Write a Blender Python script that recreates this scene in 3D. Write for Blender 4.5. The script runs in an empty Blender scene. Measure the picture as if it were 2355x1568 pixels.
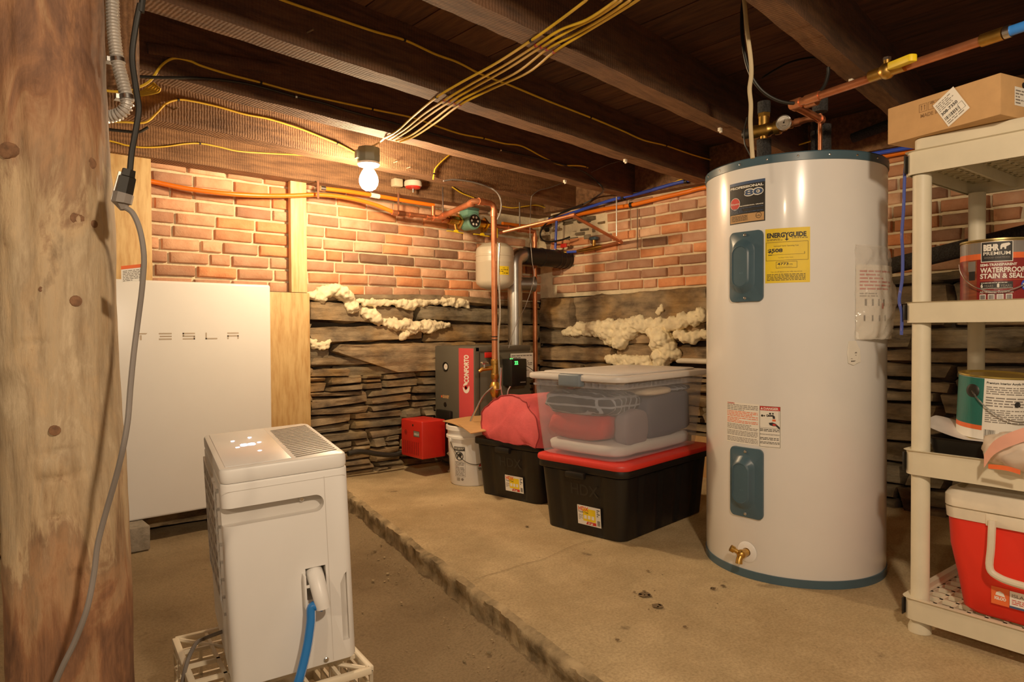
import bpy, bmesh, math, random
from mathutils import Vector, Matrix, noise as mnoise
V = Vector
R = math.radians
scene = bpy.context.scene
COL = scene.collection
random.seed(7)
# ------------------------------------------------------------------ camera model (room axes: X along the left wall, Y along the right wall)
F_PX, CXP, CYP, ZC = 1559.0, 1177.5, 784.0, 1.02
_a = R(41.5)
_fw0 = V((math.sin(_a), math.cos(_a), 0)); _r0 = V((math.cos(_a), -math.sin(_a), 0)); _up0 = V((0, 0, 1))
_p, _ro = R(1.0), R(0.3)
FW = _fw0 * math.cos(_p) - _up0 * math.sin(_p)
_up1 = _up0 * math.cos(_p) + _fw0 * math.sin(_p)
RT = _r0 * math.cos(_ro) - _up1 * math.sin(_ro)
UP = _up1 * math.cos(_ro) + _r0 * math.sin(_ro)
CAM = V((0, 0, ZC))
def ray(x, y): return FW + RT * ((x - CXP) / F_PX) - UP * ((y - CYP) / F_PX)
def oX(x, y, X): d = ray(x, y); return CAM + d * (X / d.x)
def oY(x, y, Y): d = ray(x, y); return CAM + d * (Y / d.y)
def oZ(x, y, Z): d = ray(x, y); return CAM + d * ((Z - ZC) / d.z)
def oD(x, y, D): return CAM + ray(x, y) * D
def oP(x, y, P, N): d = ray(x, y); return CAM + d * ((P - CAM).dot(N) / d.dot(N))
def oC(x, y, c, r):            # first hit on a vertical cylinder: (angle, z)
    d = ray(x, y); A = d.x**2 + d.y**2; B = -2 * (d.x * c[0] + d.y * c[1]); Cc = c[0]**2 + c[1]**2 - r * r
    t = (-B - math.sqrt(max(0, B * B - 4 * A * Cc))) / (2 * A)
    P = CAM + d * t
    return math.atan2(P.y - c[1], P.x - c[0]), P.z
cam_d = bpy.data.cameras.new('camera'); cam = bpy.data.objects.new('camera', cam_d); COL.objects.link(cam)
cam_d.sensor_width = 36.0; cam_d.lens = F_PX / 2355 * 36; cam_d.clip_start = .05
cam.matrix_world = Matrix(((RT.x, UP.x, -FW.x, 0), (RT.y, UP.y, -FW.y, 0), (RT.z, UP.z, -FW.z, ZC), (0, 0, 0, 1)))
scene.camera = cam
# ------------------------------------------------------------------ materials
def lin(c):
    c /= 255.0
    return c / 12.92 if c <= .04045 else ((c + .055) / 1.055) ** 2.4
def S(r, g, b): return (lin(r), lin(g), lin(b), 1)
def NN(nt, typ, **kw):
    n = nt.nodes.new(typ)
    for k, v in kw.items():
        if k in n.inputs.keys(): n.inputs[k].default_value = v
        else: setattr(n, k, v)
    return n
def M(name, col, rough=.5, metal=0, var=.12, vscale=6, stretch=(1, 1, 1), bump=0, bscale=40, dark=None, coat=0, attr=False, detail=4, emit=None, spec=.5, dirt=0, lo=.35, hi=.65):
    m = bpy.data.materials.new(name); m.use_nodes = True; nt = m.node_tree; L = nt.links.new
    b = nt.nodes['Principled BSDF']
    b.inputs['Roughness'].default_value = rough; b.inputs['Metallic'].default_value = metal
    b.inputs['Coat Weight'].default_value = coat; b.inputs['Coat Roughness'].default_value = .08
    b.inputs['Specular IOR Level'].default_value = spec
    tc = NN(nt, 'ShaderNodeTexCoord'); mp = NN(nt, 'ShaderNodeMapping'); mp.inputs['Scale'].default_value = stretch
    L(tc.outputs['Object'], mp.inputs['Vector'])
    no = NN(nt, 'ShaderNodeTexNoise', Scale=vscale, Detail=detail, Roughness=.6); L(mp.outputs['Vector'], no.inputs['Vector'])
    c0 = dark or tuple(x * (1 - var) for x in col[:3]) + (1,)
    c1 = col if dark else tuple(min(1, x * (1 + var)) for x in col[:3]) + (1,)
    rp = NN(nt, 'ShaderNodeValToRGB'); rp.color_ramp.elements[0].position = lo; rp.color_ramp.elements[1].position = hi
    rp.color_ramp.elements[0].color = c0; rp.color_ramp.elements[1].color = c1
    L(no.outputs['Fac'], rp.inputs['Fac']); out = rp.outputs['Color']
    if attr:
        at = NN(nt, 'ShaderNodeAttribute', attribute_name='tint'); mx = NN(nt, 'ShaderNodeMix', data_type='RGBA', blend_type='MULTIPLY'); mx.inputs['Factor'].default_value = 1
        L(out, mx.inputs['A']); L(at.outputs['Color'], mx.inputs['B']); out = mx.outputs['Result']
    if dirt:
        n2 = NN(nt, 'ShaderNodeTexNoise', Scale=2.2, Detail=8, Roughness=.7); L(tc.outputs['Object'], n2.inputs['Vector'])
        r2 = NN(nt, 'ShaderNodeValToRGB'); r2.color_ramp.elements[0].position = .42; r2.color_ramp.elements[1].position = .68
        r2.color_ramp.elements[0].color = (1, 1, 1, 1); r2.color_ramp.elements[1].color = (1 - dirt, 1 - dirt, 1 - dirt * 1.1, 1)
        L(n2.outputs['Fac'], r2.inputs['Fac']); mx = NN(nt, 'ShaderNodeMix', data_type='RGBA', blend_type='MULTIPLY'); mx.inputs['Factor'].default_value = 1
        L(out, mx.inputs['A']); L(r2.outputs['Color'], mx.inputs['B']); out = mx.outputs['Result']
    if dirt:
        n4 = NN(nt, 'ShaderNodeTexNoise', Scale=9.0, Detail=3.0, Roughness=.5); L(tc.outputs['Object'], n4.inputs['Vector']); r4 = NN(nt, 'ShaderNodeValToRGB'); r4.color_ramp.elements[0].position = .70; r4.color_ramp.elements[0].color = (1, 1, 1, 1); r4.color_ramp.elements[1].position = .77; r4.color_ramp.elements[1].color = (.4, .38, .36, 1); L(n4.outputs['Fac'], r4.inputs['Fac'])
        n5 = NN(nt, 'ShaderNodeTexNoise', Scale=120.0, Detail=3.0, Roughness=.7); L(tc.outputs['Object'], n5.inputs['Vector']); r5 = NN(nt, 'ShaderNodeValToRGB'); r5.color_ramp.elements[0].position = .3; r5.color_ramp.elements[0].color = (.66, .64, .6, 1); r5.color_ramp.elements[1].position = .6; L(n5.outputs['Fac'], r5.inputs['Fac'])
        for rr_ in (r4, r5):
            mx = NN(nt, 'ShaderNodeMix', data_type='RGBA', blend_type='MULTIPLY'); mx.inputs['Factor'].default_value = 1; L(out, mx.inputs['A']); L(rr_.outputs['Color'], mx.inputs['B']); out = mx.outputs['Result']
    L(out, b.inputs['Base Color'])
    if bump:
        n3 = NN(nt, 'ShaderNodeTexNoise', Scale=bscale, Detail=6, Roughness=.65); L(mp.outputs['Vector'], n3.inputs['Vector'])
        bp = NN(nt, 'ShaderNodeBump', Strength=bump, Distance=.01); L(n3.outputs['Fac'], bp.inputs['Height']); L(bp.outputs['Normal'], b.inputs['Normal'])
    if emit:
        b.inputs['Emission Color'].default_value = emit[0]; b.inputs['Emission Strength'].default_value = emit[1]
    return m
m_white = M('white_enamel', S(238, 236, 232), .22, var=.015, coat=.4)
m_batt = M('battery_white', S(240, 238, 235), .28, var=.01)
m_plastic = M('white_plastic', S(232, 230, 226), .38, var=.015)
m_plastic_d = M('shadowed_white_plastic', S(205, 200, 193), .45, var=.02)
m_grille = M('dark_grille', S(96, 84, 70), .6)
m_crate = M('ivory_plastic', S(228, 214, 186), .45, var=.06)
m_beige = M('beige_plastic', S(214, 204, 176), .5, var=.05, vscale=9)
m_black = M('black_plastic', S(19, 18, 17), .45, var=.1, spec=.35)
m_blackrub = M('black_rubber', S(24, 22, 20), .6)
m_foamins = M('black_foam', S(40, 39, 40), .85, var=.7, vscale=160, bump=.8, bscale=160)
m_red = M('red_paint', S(196, 30, 24), .38, var=.05)
m_redlid = M('red_plastic', S(222, 46, 38), .45, var=.05)
m_cooler = M('cooler_red', S(236, 38, 22), .55, var=.04)
m_bag = M('red_nylon', S(222, 84, 90), .62, var=.1, vscale=12, bump=.12, bscale=120)
m_steel = M('galvanised_steel', S(190, 188, 184), .32, 1, var=.1, vscale=14)
m_dsteel = M('dark_steel', S(60, 58, 56), .45, .8)
m_flue = M('black_flue', S(34, 32, 32), .35, .5)
m_copper = M('copper', S(226, 146, 102), .36, .8, var=.22, vscale=9, dark=S(186, 108, 72))
m_copperd = M('tarnished_copper', S(158, 96, 66), .42, .9, var=.2, vscale=20)
m_brass = M('brass', S(196, 150, 74), .36, 1, var=.18, vscale=22)
m_orange = M('orange_pex', S(238, 112, 18), .35, var=.04)
m_blue = M('blue_pex', S(40, 70, 190), .35, var=.05)
m_hose = M('blue_hose', S(24, 108, 190), .35, var=.04)
m_teal = M('teal_enamel', S(58, 84, 98), .35, var=.08)
m_pump = M('pump_green', S(92, 138, 118), .5, var=.05)
m_bolt = M('bright_metal', S(210, 208, 204), .25, 1)
m_yel = M('yellow_cable', S(226, 178, 40), .45, var=.08, vscale=20)
m_yelc = M('cream_cable', S(226, 206, 150), .5)
m_greyc = M('grey_cable', S(118, 110, 104), .5)
m_tan = M('tan_tank', S(206, 194, 170), .33, var=.03, coat=.2)
m_boiler = M('boiler_grey', S(82, 78, 68), .5, var=.05)
m_boilred = M('boiler_red', S(206, 66, 70), .5, var=.03)
m_paper = M('paper', S(236, 230, 216), .7, var=.03)
m_ink = M('black_ink', S(22, 20, 20), .6)
m_greyink = M('grey_ink', S(120, 112, 104), .6)
m_inkred = M('red_ink', S(196, 36, 30), .6)
m_inkorg = M('orange_ink', S(232, 96, 40), .6)
m_inkyel = M('yellow_ink', S(244, 206, 16), .55)
m_inkblue = M('blue_ink', S(52, 74, 110), .5)
m_logo = M('logo_tan', S(186, 170, 150), .4)
m_card = M('cardboard', S(192, 146, 92), .8, var=.06, vscale=20, bump=.05, bscale=90)
m_brown = M('brown_ink', S(128, 92, 54), .8)
m_green = M('green_led', S(20, 200, 40), .5, emit=((.05, 1, .1, 1), 3))
m_led = M('white_led', S(240, 240, 255), .5, emit=((.85, .85, 1, 1), 9))
m_foam = M('spray_foam', S(244, 226, 184), .75, var=.14, vscale=14, bump=.35, bscale=70)
m_block = M('concrete_block', S(132, 122, 108), .9, var=.2, vscale=30, bump=.5, bscale=90)
m_ply = M('plywood', S(214, 178, 118), .62, dark=S(184, 138, 78), vscale=7, stretch=(6, 6, .9), bump=.06, bscale=30, lo=.3, hi=.62)
m_pine = M('pine', S(236, 206, 150), .55, dark=S(214, 172, 106), vscale=6, stretch=(8, 8, .7))
def m_joist_make(name, c_hi, c_lo, saw=.5):
    m = M(name, c_hi, .8, dark=c_lo, vscale=5, stretch=(1.2, 9, 9), bump=.45, bscale=22, detail=8); nt = m.node_tree; L = nt.links.new; b = nt.nodes['Principled BSDF']
    src = b.inputs['Base Color'].links[0].from_socket; tc = [n for n in nt.nodes if n.type == 'TEX_COORD'][0]
    w = NN(nt, 'ShaderNodeTexWave', Scale=26.0, Distortion=2.5, Detail=3.0, bands_direction='X'); w.inputs['Detail Scale'].default_value = 2.0; L(tc.outputs['Object'], w.inputs['Vector'])
    n = NN(nt, 'ShaderNodeTexNoise', Scale=2.5, Detail=2.0); L(tc.outputs['Object'], n.inputs['Vector'])
    r = NN(nt, 'ShaderNodeValToRGB'); r.color_ramp.elements[0].position = .05; r.color_ramp.elements[0].color = (1 - saw, 1 - saw, 1 - saw, 1); r.color_ramp.elements[1].position = .5; L(w.outputs['Fac'], r.inputs['Fac'])
    mx = NN(nt, 'ShaderNodeMix', data_type='RGBA', blend_type='MULTIPLY'); L(n.outputs['Fac'], mx.inputs['Factor']); L(src, mx.inputs['A']); L(r.outputs['Color'], mx.inputs['B']); L(mx.outputs['Result'], b.inputs['Base Color'])
    bp = NN(nt, 'ShaderNodeBump', Strength=.3, Distance=.006); L(w.outputs['Fac'], bp.inputs['Height']); old = b.inputs['Normal'].links[0].from_socket; L(old, bp.inputs['Normal']); L(bp.outputs['Normal'], b.inputs['Normal'])
    return m
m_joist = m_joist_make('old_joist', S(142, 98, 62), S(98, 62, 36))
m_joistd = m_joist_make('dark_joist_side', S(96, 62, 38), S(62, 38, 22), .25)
m_board = M('ceiling_boards', S(100, 66, 42), .85, dark=S(66, 42, 26), vscale=5, stretch=(8, 1, 1), bump=.35, bscale=24, attr=True)
m_brick = M('brick', S(226, 174, 136), .88, dark=S(206, 146, 108), vscale=11, bump=.5, bscale=55, attr=True, detail=8)
m_mortar = M('mortar', S(222, 204, 166), .95, var=.15, vscale=12, bump=.7, bscale=45)
def m_stone_make():
    m = M('slate', S(172, 152, 120), .8, dark=S(84, 72, 58), vscale=5.5, stretch=(1, 1, 1.8), bump=.6, bscale=26, attr=True, detail=12, lo=.34, hi=.68); nt = m.node_tree; L = nt.links.new; b = nt.nodes['Principled BSDF']
    src = b.inputs['Base Color'].links[0].from_socket; tc = [n for n in nt.nodes if n.type == 'TEX_COORD'][0]
    mp = NN(nt, 'ShaderNodeMapping'); mp.inputs['Scale'].default_value = (2.2, 2.2, 26); L(tc.outputs['Object'], mp.inputs[0])
    n = NN(nt, 'ShaderNodeTexNoise', Scale=2.2, Detail=10.0, Roughness=.7, Distortion=.5); L(mp.outputs[0], n.inputs['Vector'])
    r = NN(nt, 'ShaderNodeValToRGB'); e = r.color_ramp.elements; e[0].position = .3; e[0].color = (.45, .43, .4, 1); e[1].position = .72; e[1].color = (1.0, 1.0, 1.0, 1); x = e.new(.5); x.color = (.86, .85, .82, 1); L(n.outputs['Fac'], r.inputs['Fac'])
    mx = NN(nt, 'ShaderNodeMix', data_type='RGBA', blend_type='MULTIPLY'); mx.inputs['Factor'].default_value = .85; L(src, mx.inputs['A']); L(r.outputs['Color'], mx.inputs['B'])
    n2 = NN(nt, 'ShaderNodeTexNoise', Scale=3.3, Detail=6.0); L(tc.outputs['Object'], n2.inputs['Vector']); r2 = NN(nt, 'ShaderNodeValToRGB'); r2.color_ramp.elements[0].position = .5; r2.color_ramp.elements[0].color = (0, 0, 0, 1); r2.color_ramp.elements[1].position = .66; L(n2.outputs['Fac'], r2.inputs['Fac'])
    m3 = NN(nt, 'ShaderNodeMix', data_type='RGBA', blend_type='MULTIPLY'); m3.inputs['B'].default_value = (1.05, .86, .55, 1); L(r2.outputs['Color'], m3.inputs['Factor']); L(mx.outputs['Result'], m3.inputs['A']); L(m3.outputs['Result'], b.inputs['Base Color'])
    bp = NN(nt, 'ShaderNodeBump', Strength=.5, Distance=.008); L(n.outputs['Fac'], bp.inputs['Height']); L(b.inputs['Normal'].links[0].from_socket, bp.inputs['Normal']); L(bp.outputs['Normal'], b.inputs['Normal']); return m
m_stone = m_stone_make()
m_gap = M('dark_joints', S(48, 40, 32), .95, var=.3, vscale=10, bump=.5, bscale=30)
m_slab = M('concrete_slab', S(208, 182, 138), .88, dark=S(170, 144, 102), vscale=2.5, bump=.18, bscale=70, detail=10, dirt=.28)
m_dirt = M('dirt_floor', S(160, 136, 102), .95, dark=S(112, 92, 64), vscale=2.2, bump=.4, bscale=60, detail=10, dirt=.3)
m_step = M('step_edge', S(186, 162, 122), .95, dark=S(104, 88, 62), vscale=12, bump=.7, bscale=30, detail=10)
m_rope = M('beige_rope', S(198, 178, 138), .8, var=.1)
m_navy = M('grey_blue_cloth', S(72, 74, 92), .9, var=.08, bump=.15, bscale=60)
m_lilac = M('lilac_cloth', S(128, 116, 126), .9, var=.06, bump=.2, bscale=40)
m_sheet = M('white_sheet', S(206, 202, 200), .85, var=.03, bump=.25, bscale=16)
m_redcl = M('red_cloth', S(190, 40, 32), .9, var=.1, vscale=10, bump=.2, bscale=30)
m_fleece = M('cream_fleece', S(232, 214, 184), .95, var=.05, bump=.4, bscale=90)
m_pinkpl = M('pink_film', S(232, 164, 140), .4)
m_tray = M('tray_liner', S(214, 206, 198), .4)
m_pvc = M('white_pvc', S(226, 214, 190), .4)

def clear(name, col, alpha, rough=.25):
    m = bpy.data.materials.new(name); m.use_nodes = True; nt = m.node_tree; L = nt.links.new
    b = nt.nodes['Principled BSDF']; b.inputs['Base Color'].default_value = col; b.inputs['Roughness'].default_value = rough
    tr = NN(nt, 'ShaderNodeBsdfTransparent'); mx = NN(nt, 'ShaderNodeMixShader'); mx.inputs[0].default_value = alpha
    no = NN(nt, 'ShaderNodeTexNoise', Scale=5.0, Detail=3.0); mr = NN(nt, 'ShaderNodeMapRange'); mr.inputs['To Min'].default_value = alpha * .85; mr.inputs['To Max'].default_value = alpha * 1.15
    tc = NN(nt, 'ShaderNodeTexCoord'); L(tc.outputs['Object'], no.inputs['Vector']); L(no.outputs['Fac'], mr.inputs['Value']); L(mr.outputs['Result'], mx.inputs[0])
    L(tr.outputs[0], mx.inputs[1]); L(b.outputs[0], mx.inputs[2]); L(mx.outputs[0], nt.nodes['Material Output'].inputs['Surface'])
    return m
m_clear = clear('clear_plastic', S(206, 206, 214), .24)
m_film = clear('clear_film', S(232, 224, 212), .34, .1)
m_lidw = clear('frosted_lid', S(226, 220, 214), .9, .35)

def m_post_make():
    m = bpy.data.materials.new('log_wood'); m.use_nodes = True; nt = m.node_tree; L = nt.links.new; b = nt.nodes['Principled BSDF']; b.inputs['Roughness'].default_value = .7
    tc = NN(nt, 'ShaderNodeTexCoord'); mp = NN(nt, 'ShaderNodeMapping'); mp.inputs['Scale'].default_value = (3.4, 3.4, 1.1); L(tc.outputs['Object'], mp.inputs['Vector'])
    n1 = NN(nt, 'ShaderNodeTexNoise', Scale=4.0, Detail=14.0, Roughness=.68, Distortion=.9); L(mp.outputs[0], n1.inputs['Vector'])
    r1 = NN(nt, 'ShaderNodeValToRGB'); e = r1.color_ramp.elements
    e[0].position = .2; e[0].color = S(84, 52, 34); e[1].position = .9; e[1].color = S(206, 182, 146)
    for p, c in ((.33, S(120, 80, 54)), (.42, S(146, 98, 64)), (.5, S(168, 126, 88)), (.58, S(150, 116, 84)), (.66, S(192, 162, 122)), (.78, S(180, 156, 122))):
        x = e.new(p); x.color = c
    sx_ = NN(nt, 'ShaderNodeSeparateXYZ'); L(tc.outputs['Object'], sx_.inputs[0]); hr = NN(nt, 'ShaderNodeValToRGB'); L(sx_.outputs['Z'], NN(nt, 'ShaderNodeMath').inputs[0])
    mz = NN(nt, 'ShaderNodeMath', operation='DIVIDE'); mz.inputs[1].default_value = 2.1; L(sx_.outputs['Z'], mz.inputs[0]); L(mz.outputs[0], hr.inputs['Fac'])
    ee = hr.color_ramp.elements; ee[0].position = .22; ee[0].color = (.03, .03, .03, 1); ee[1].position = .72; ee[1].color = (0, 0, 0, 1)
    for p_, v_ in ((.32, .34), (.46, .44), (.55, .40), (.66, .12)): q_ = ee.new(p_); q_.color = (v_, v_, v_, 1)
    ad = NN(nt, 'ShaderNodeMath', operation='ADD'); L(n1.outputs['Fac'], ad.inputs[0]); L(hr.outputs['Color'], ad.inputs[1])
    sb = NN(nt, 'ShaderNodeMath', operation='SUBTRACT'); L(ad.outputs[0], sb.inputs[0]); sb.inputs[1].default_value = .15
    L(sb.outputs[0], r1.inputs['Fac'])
    mp2 = NN(nt, 'ShaderNodeMapping'); mp2.inputs['Scale'].default_value = (16, 16, 2.6); L(tc.outputs['Object'], mp2.inputs['Vector'])
    n2 = NN(nt, 'ShaderNodeTexNoise', Scale=2.2, Detail=12.0, Roughness=.7); L(mp2.outputs[0], n2.inputs['Vector'])
    r2 = NN(nt, 'ShaderNodeValToRGB'); r2.color_ramp.elements[0].position = .3; r2.color_ramp.elements[0].color = (.55, .5, .45, 1); r2.color_ramp.elements[1].position = .55; r2.color_ramp.elements[1].color = (1, 1, 1, 1)
    L(n2.outputs['Fac'], r2.inputs['Fac'])
    n3 = NN(nt, 'ShaderNodeTexNoise', Scale=11.0, Detail=9.0, Roughness=.65); mp3 = NN(nt, 'ShaderNodeMapping'); mp3.inputs['Scale'].default_value = (1, 1, .4); L(tc.outputs['Object'], mp3.inputs[0]); L(mp3.outputs[0], n3.inputs['Vector'])
    r3 = NN(nt, 'ShaderNodeValToRGB'); r3.color_ramp.elements[0].position = .32; r3.color_ramp.elements[0].color = (.35, .3, .26, 1); r3.color_ramp.elements[1].position = .42; r3.color_ramp.elements[1].color = (1, 1, 1, 1)
    L(n3.outputs['Fac'], r3.inputs['Fac'])
    a = NN(nt, 'ShaderNodeMix', data_type='RGBA', blend_type='MULTIPLY'); a.inputs['Factor'].default_value = 1; L(r1.outputs[0], a.inputs['A']); L(r2.outputs[0], a.inputs['B'])
    c = NN(nt, 'ShaderNodeMix', data_type='RGBA', blend_type='MULTIPLY'); c.inputs['Factor'].default_value = 1; L(a.outputs['Result'], c.inputs['A']); L(r3.outputs[0], c.inputs['B'])
    L(c.outputs['Result'], b.inputs['Base Color'])
    bp = NN(nt, 'ShaderNodeBump', Strength=.5, Distance=.012); L(n2.outputs['Fac'], bp.inputs['Height']); L(bp.outputs[0], b.inputs['Normal'])
    return m
m_post = m_post_make()
def m_plaid_make():
    m = bpy.data.materials.new('plaid_cloth'); m.use_nodes = True; nt = m.node_tree; L = nt.links.new; b = nt.nodes['Principled BSDF']; b.inputs['Roughness'].default_value = .9
    tc = NN(nt, 'ShaderNodeTexCoord'); facs = []
    for ax in ('X', 'Z'):
        w = NN(nt, 'ShaderNodeTexWave', Scale=8.0, Distortion=1.6, bands_direction=ax); L(tc.outputs['Object'], w.inputs['Vector'])
        r = NN(nt, 'ShaderNodeValToRGB'); r.color_ramp.elements[0].position = .86; r.color_ramp.elements[1].position = .93; L(w.outputs['Fac'], r.inputs['Fac']); facs.append(r.outputs['Color'])
    mx = NN(nt, 'ShaderNodeMix', data_type='RGBA', blend_type='ADD'); mx.inputs['Factor'].default_value = 1; L(facs[0], mx.inputs['A']); L(facs[1], mx.inputs['B'])
    m2 = NN(nt, 'ShaderNodeMix', data_type='RGBA'); m2.inputs['A'].default_value = S(38, 42, 54); m2.inputs['B'].default_value = S(150, 156, 170)
    L(mx.outputs['Result'], m2.inputs['Factor']); L(m2.outputs['Result'], b.inputs['Base Color']); return m
m_plaid = m_plaid_make()
# ------------------------------------------------------------------ mesh building
def spline(pts, n=6):
    pts = [V(p) for p in pts]
    if len(pts) < 3: return pts
    out = []
    for i in range(len(pts) - 1):
        p0 = pts[i - 1] if i else pts[0] * 2 - pts[1]; p1 = pts[i]; p2 = pts[i + 1]; p3 = pts[i + 2] if i + 2 < len(pts) else p2 * 2 - p1
        for k in range(n):
            t = k / n
            out.append(.5 * ((2 * p1) + (p2 - p0) * t + (2 * p0 - 5 * p1 + 4 * p2 - p3) * t * t + (3 * p1 - p0 - 3 * p2 + p3) * t ** 3))
    out.append(pts[-1]); return out
def rootloc(o):
    while o.parent: o = o.parent
    return o
class MB:
    def __init__(s): s.v = []; s.f = []; s.mi = []; s.sm = []; s.col = []; s.M = None
    def add(s, vs, fs, mi=0, smooth=False, tint=(1, 1, 1)):
        o = len(s.v)
        for p in vs: s.v.append((s.M @ V(p)) if s.M else V(p))
        for f in fs: s.f.append([i + o for i in f]); s.mi.append(mi); s.sm.append(smooth); s.col.append(tint)
        return s
    def box(s, x0, y0, z0, x1, y1, z1, mi=0, bev=0, seg=2, tint=(1, 1, 1)):
        if bev <= 0:
            return s.add([(x0, y0, z0), (x1, y0, z0), (x1, y1, z0), (x0, y1, z0), (x0, y0, z1), (x1, y0, z1), (x1, y1, z1), (x0, y1, z1)],
                  [(3, 2, 1, 0), (4, 5, 6, 7), (0, 1, 5, 4), (1, 2, 6, 5), (2, 3, 7, 6), (3, 0, 4, 7)], mi, False, tint)
        bm = bmesh.new(); bmesh.ops.create_cube(bm, size=1)
        for v in bm.verts: v.co = V(((x0 + x1) / 2 + v.co.x * (x1 - x0), (y0 + y1) / 2 + v.co.y * (y1 - y0), (z0 + z1) / 2 + v.co.z * (z1 - z0)))
        bmesh.ops.bevel(bm, geom=bm.edges[:], offset=bev, segments=seg, affect='EDGES', profile=.5)
        return s.bm(bm, mi, True, tint)
    def bm(s, bm, mi=0, smooth=False, tint=(1, 1, 1)):
        bm.verts.ensure_lookup_table(); bm.verts.index_update()
        s.add([v.co.copy() for v in bm.verts], [[v.index for v in f.verts] for f in bm.faces], mi, smooth, tint); bm.free(); return s
    def tube(s, pts, r, n=10, mi=0, cap=True, smooth=True, sp=0, rf=None):
        if sp: pts = spline(pts, sp)
        pts = [V(p) for p in pts]; N = len(pts); vs = []; fs = []; prev = None
        for i, p in enumerate(pts):
            t = (pts[min(i + 1, N - 1)] - pts[max(i - 1, 0)])
            if t.length < 1e-9: t = V((0, 0, 1))
            t.normalize()
            if prev is None: a = t.cross(V((0, 0, 1)) if abs(t.z) < .9 else V((1, 0, 0)))
            else: a = prev - t * prev.dot(t)
            if a.length < 1e-6: a = t.orthogonal()
            a.normalize(); prev = a; b = t.cross(a)
            rr = rf(i / (N - 1)) * r if rf else (r[i] if isinstance(r, (list, tuple)) else r)
            for k in range(n): q = 2 * math.pi * k / n; vs.append(p + a * (math.cos(q) * rr) + b * (math.sin(q) * rr))
        for i in range(N - 1):
            for k in range(n): fs.append((i * n + k, i * n + (k + 1) % n, (i + 1) * n + (k + 1) % n, (i + 1) * n + k))
        if cap: fs.append(list(range(n))[::-1]); fs.append([(N - 1) * n + k for k in range(n)])
        return s.add(vs, fs, mi, smooth)
    def cyl(s, p0, p1, r, r1=None, n=20, mi=0, cap=True): return s.tube([p0, p1], [r, r if r1 is None else r1], n, mi, cap)
    def lathe(s, prof, n=32, c=(0, 0, 0), mi=0, a0=0, a1=2 * math.pi, axis=None):
        full = abs(a1 - a0 - 2 * math.pi) < 1e-6; K = n if full else n + 1; vs = []; fs = []
        for r, z in prof:
            for k in range(K):
                q = a0 + (a1 - a0) * k / n; p = V((r * math.cos(q), r * math.sin(q), z))
                if axis is not None: p = axis @ p
                vs.append(p + V(c))
        for i in range(len(prof) - 1):
            for k in range(n):
                k2 = (k + 1) % K; fs.append((i * K + k, i * K + k2, (i + 1) * K + k2, (i + 1) * K + k))
        return s.add(vs, fs, mi, True)
    def ext(s, poly, fn, d, mi=0, smooth=False):   # polygon (x,y) extruded along fn(x,y,l) from l=0..d
        n = len(poly); vs = [fn(x, y, 0) for x, y in poly] + [fn(x, y, d) for x, y in poly]
        fs = [list(range(n))[::-1], [n + k for k in range(n)]] + [(k, (k + 1) % n, n + (k + 1) % n, n + k) for k in range(n)]
        return s.add(vs, fs, mi, smooth)
    def grid(s, fn, nu, nv, mi=0, smooth=True, tint=(1, 1, 1)):
        vs = [fn(i / nu, j / nv) for j in range(nv + 1) for i in range(nu + 1)]
        fs = [(j * (nu + 1) + i, j * (nu + 1) + i + 1, (j + 1) * (nu + 1) + i + 1, (j + 1) * (nu + 1) + i) for j in range(nv) for i in range(nu)]
        return s.add(vs, fs, mi, smooth, tint)
    def sphere(s, c, r, sub=2, mi=0, sc=(1, 1, 1)):
        bm = bmesh.new(); bmesh.ops.create_icosphere(bm, subdivisions=sub, radius=1)
        for v in bm.verts: v.co = V((c[0] + v.co.x * r * sc[0], c[1] + v.co.y * r * sc[1], c[2] + v.co.z * r * sc[2]))
        return s.bm(bm, mi, True)
    def build(s, name, mats, parent=None, world=False, sharp=35, fixn=False):
        me = bpy.data.meshes.new(name); vs = s.v; loc = None
        if parent is None and vs:
            lo = [min(p[i] for p in vs) for i in range(3)]; hi = [max(p[i] for p in vs) for i in range(3)]
            loc = V(((lo[0] + hi[0]) / 2, (lo[1] + hi[1]) / 2, lo[2])); vs = [p - loc for p in vs]
        elif world and parent is not None:
            w = rootloc(parent).location; vs = [p - w for p in vs]
        me.from_pydata([tuple(p) for p in vs], [], s.f)
        if not isinstance(mats, (list, tuple)): mats = [mats]
        for m in mats: me.materials.append(m)
        me.polygons.foreach_set('material_index', s.mi); me.polygons.foreach_set('use_smooth', s.sm)
        if any(c != (1, 1, 1) for c in s.col):
            ca = me.color_attributes.new('tint', 'FLOAT_COLOR', 'CORNER'); buf = []
            for f, c in zip(s.f, s.col):
                for _ in f: buf += [c[0], c[1], c[2], 1]
            ca.data.foreach_set('color', buf)
        elif any(m in (m_brick, m_stone, m_board) for m in mats):
            ca = me.color_attributes.new('tint', 'FLOAT_COLOR', 'CORNER'); ca.data.foreach_set('color', [1.0] * (4 * len(me.loops)))
        if fixn:
            bm = bmesh.new(); bm.from_mesh(me); bmesh.ops.recalc_face_normals(bm, faces=bm.faces[:]); bm.to_mesh(me); bm.free()
        me.update()
        if any(s.sm) and sharp: me.set_sharp_from_angle(angle=R(sharp))
        o = bpy.data.objects.new(name, me); COL.objects.link(o)
        if parent: o.parent = parent
        elif loc is not None: o.location = loc
        return o
def thing(name, label, cat, loc=(0, 0, 0), rz=0, group=None):
    o = bpy.data.objects.new(name, None); COL.objects.link(o); o.location = loc; o.rotation_euler = (0, 0, rz); o.empty_display_size = .05
    return tag(o, label, cat, group)
def tag(o, label=None, cat=None, group=None, kind=None):
    if label: o['label'] = label
    if cat: o['category'] = cat
    if group: o['group'] = group
    if kind: o['kind'] = kind
    return o
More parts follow.
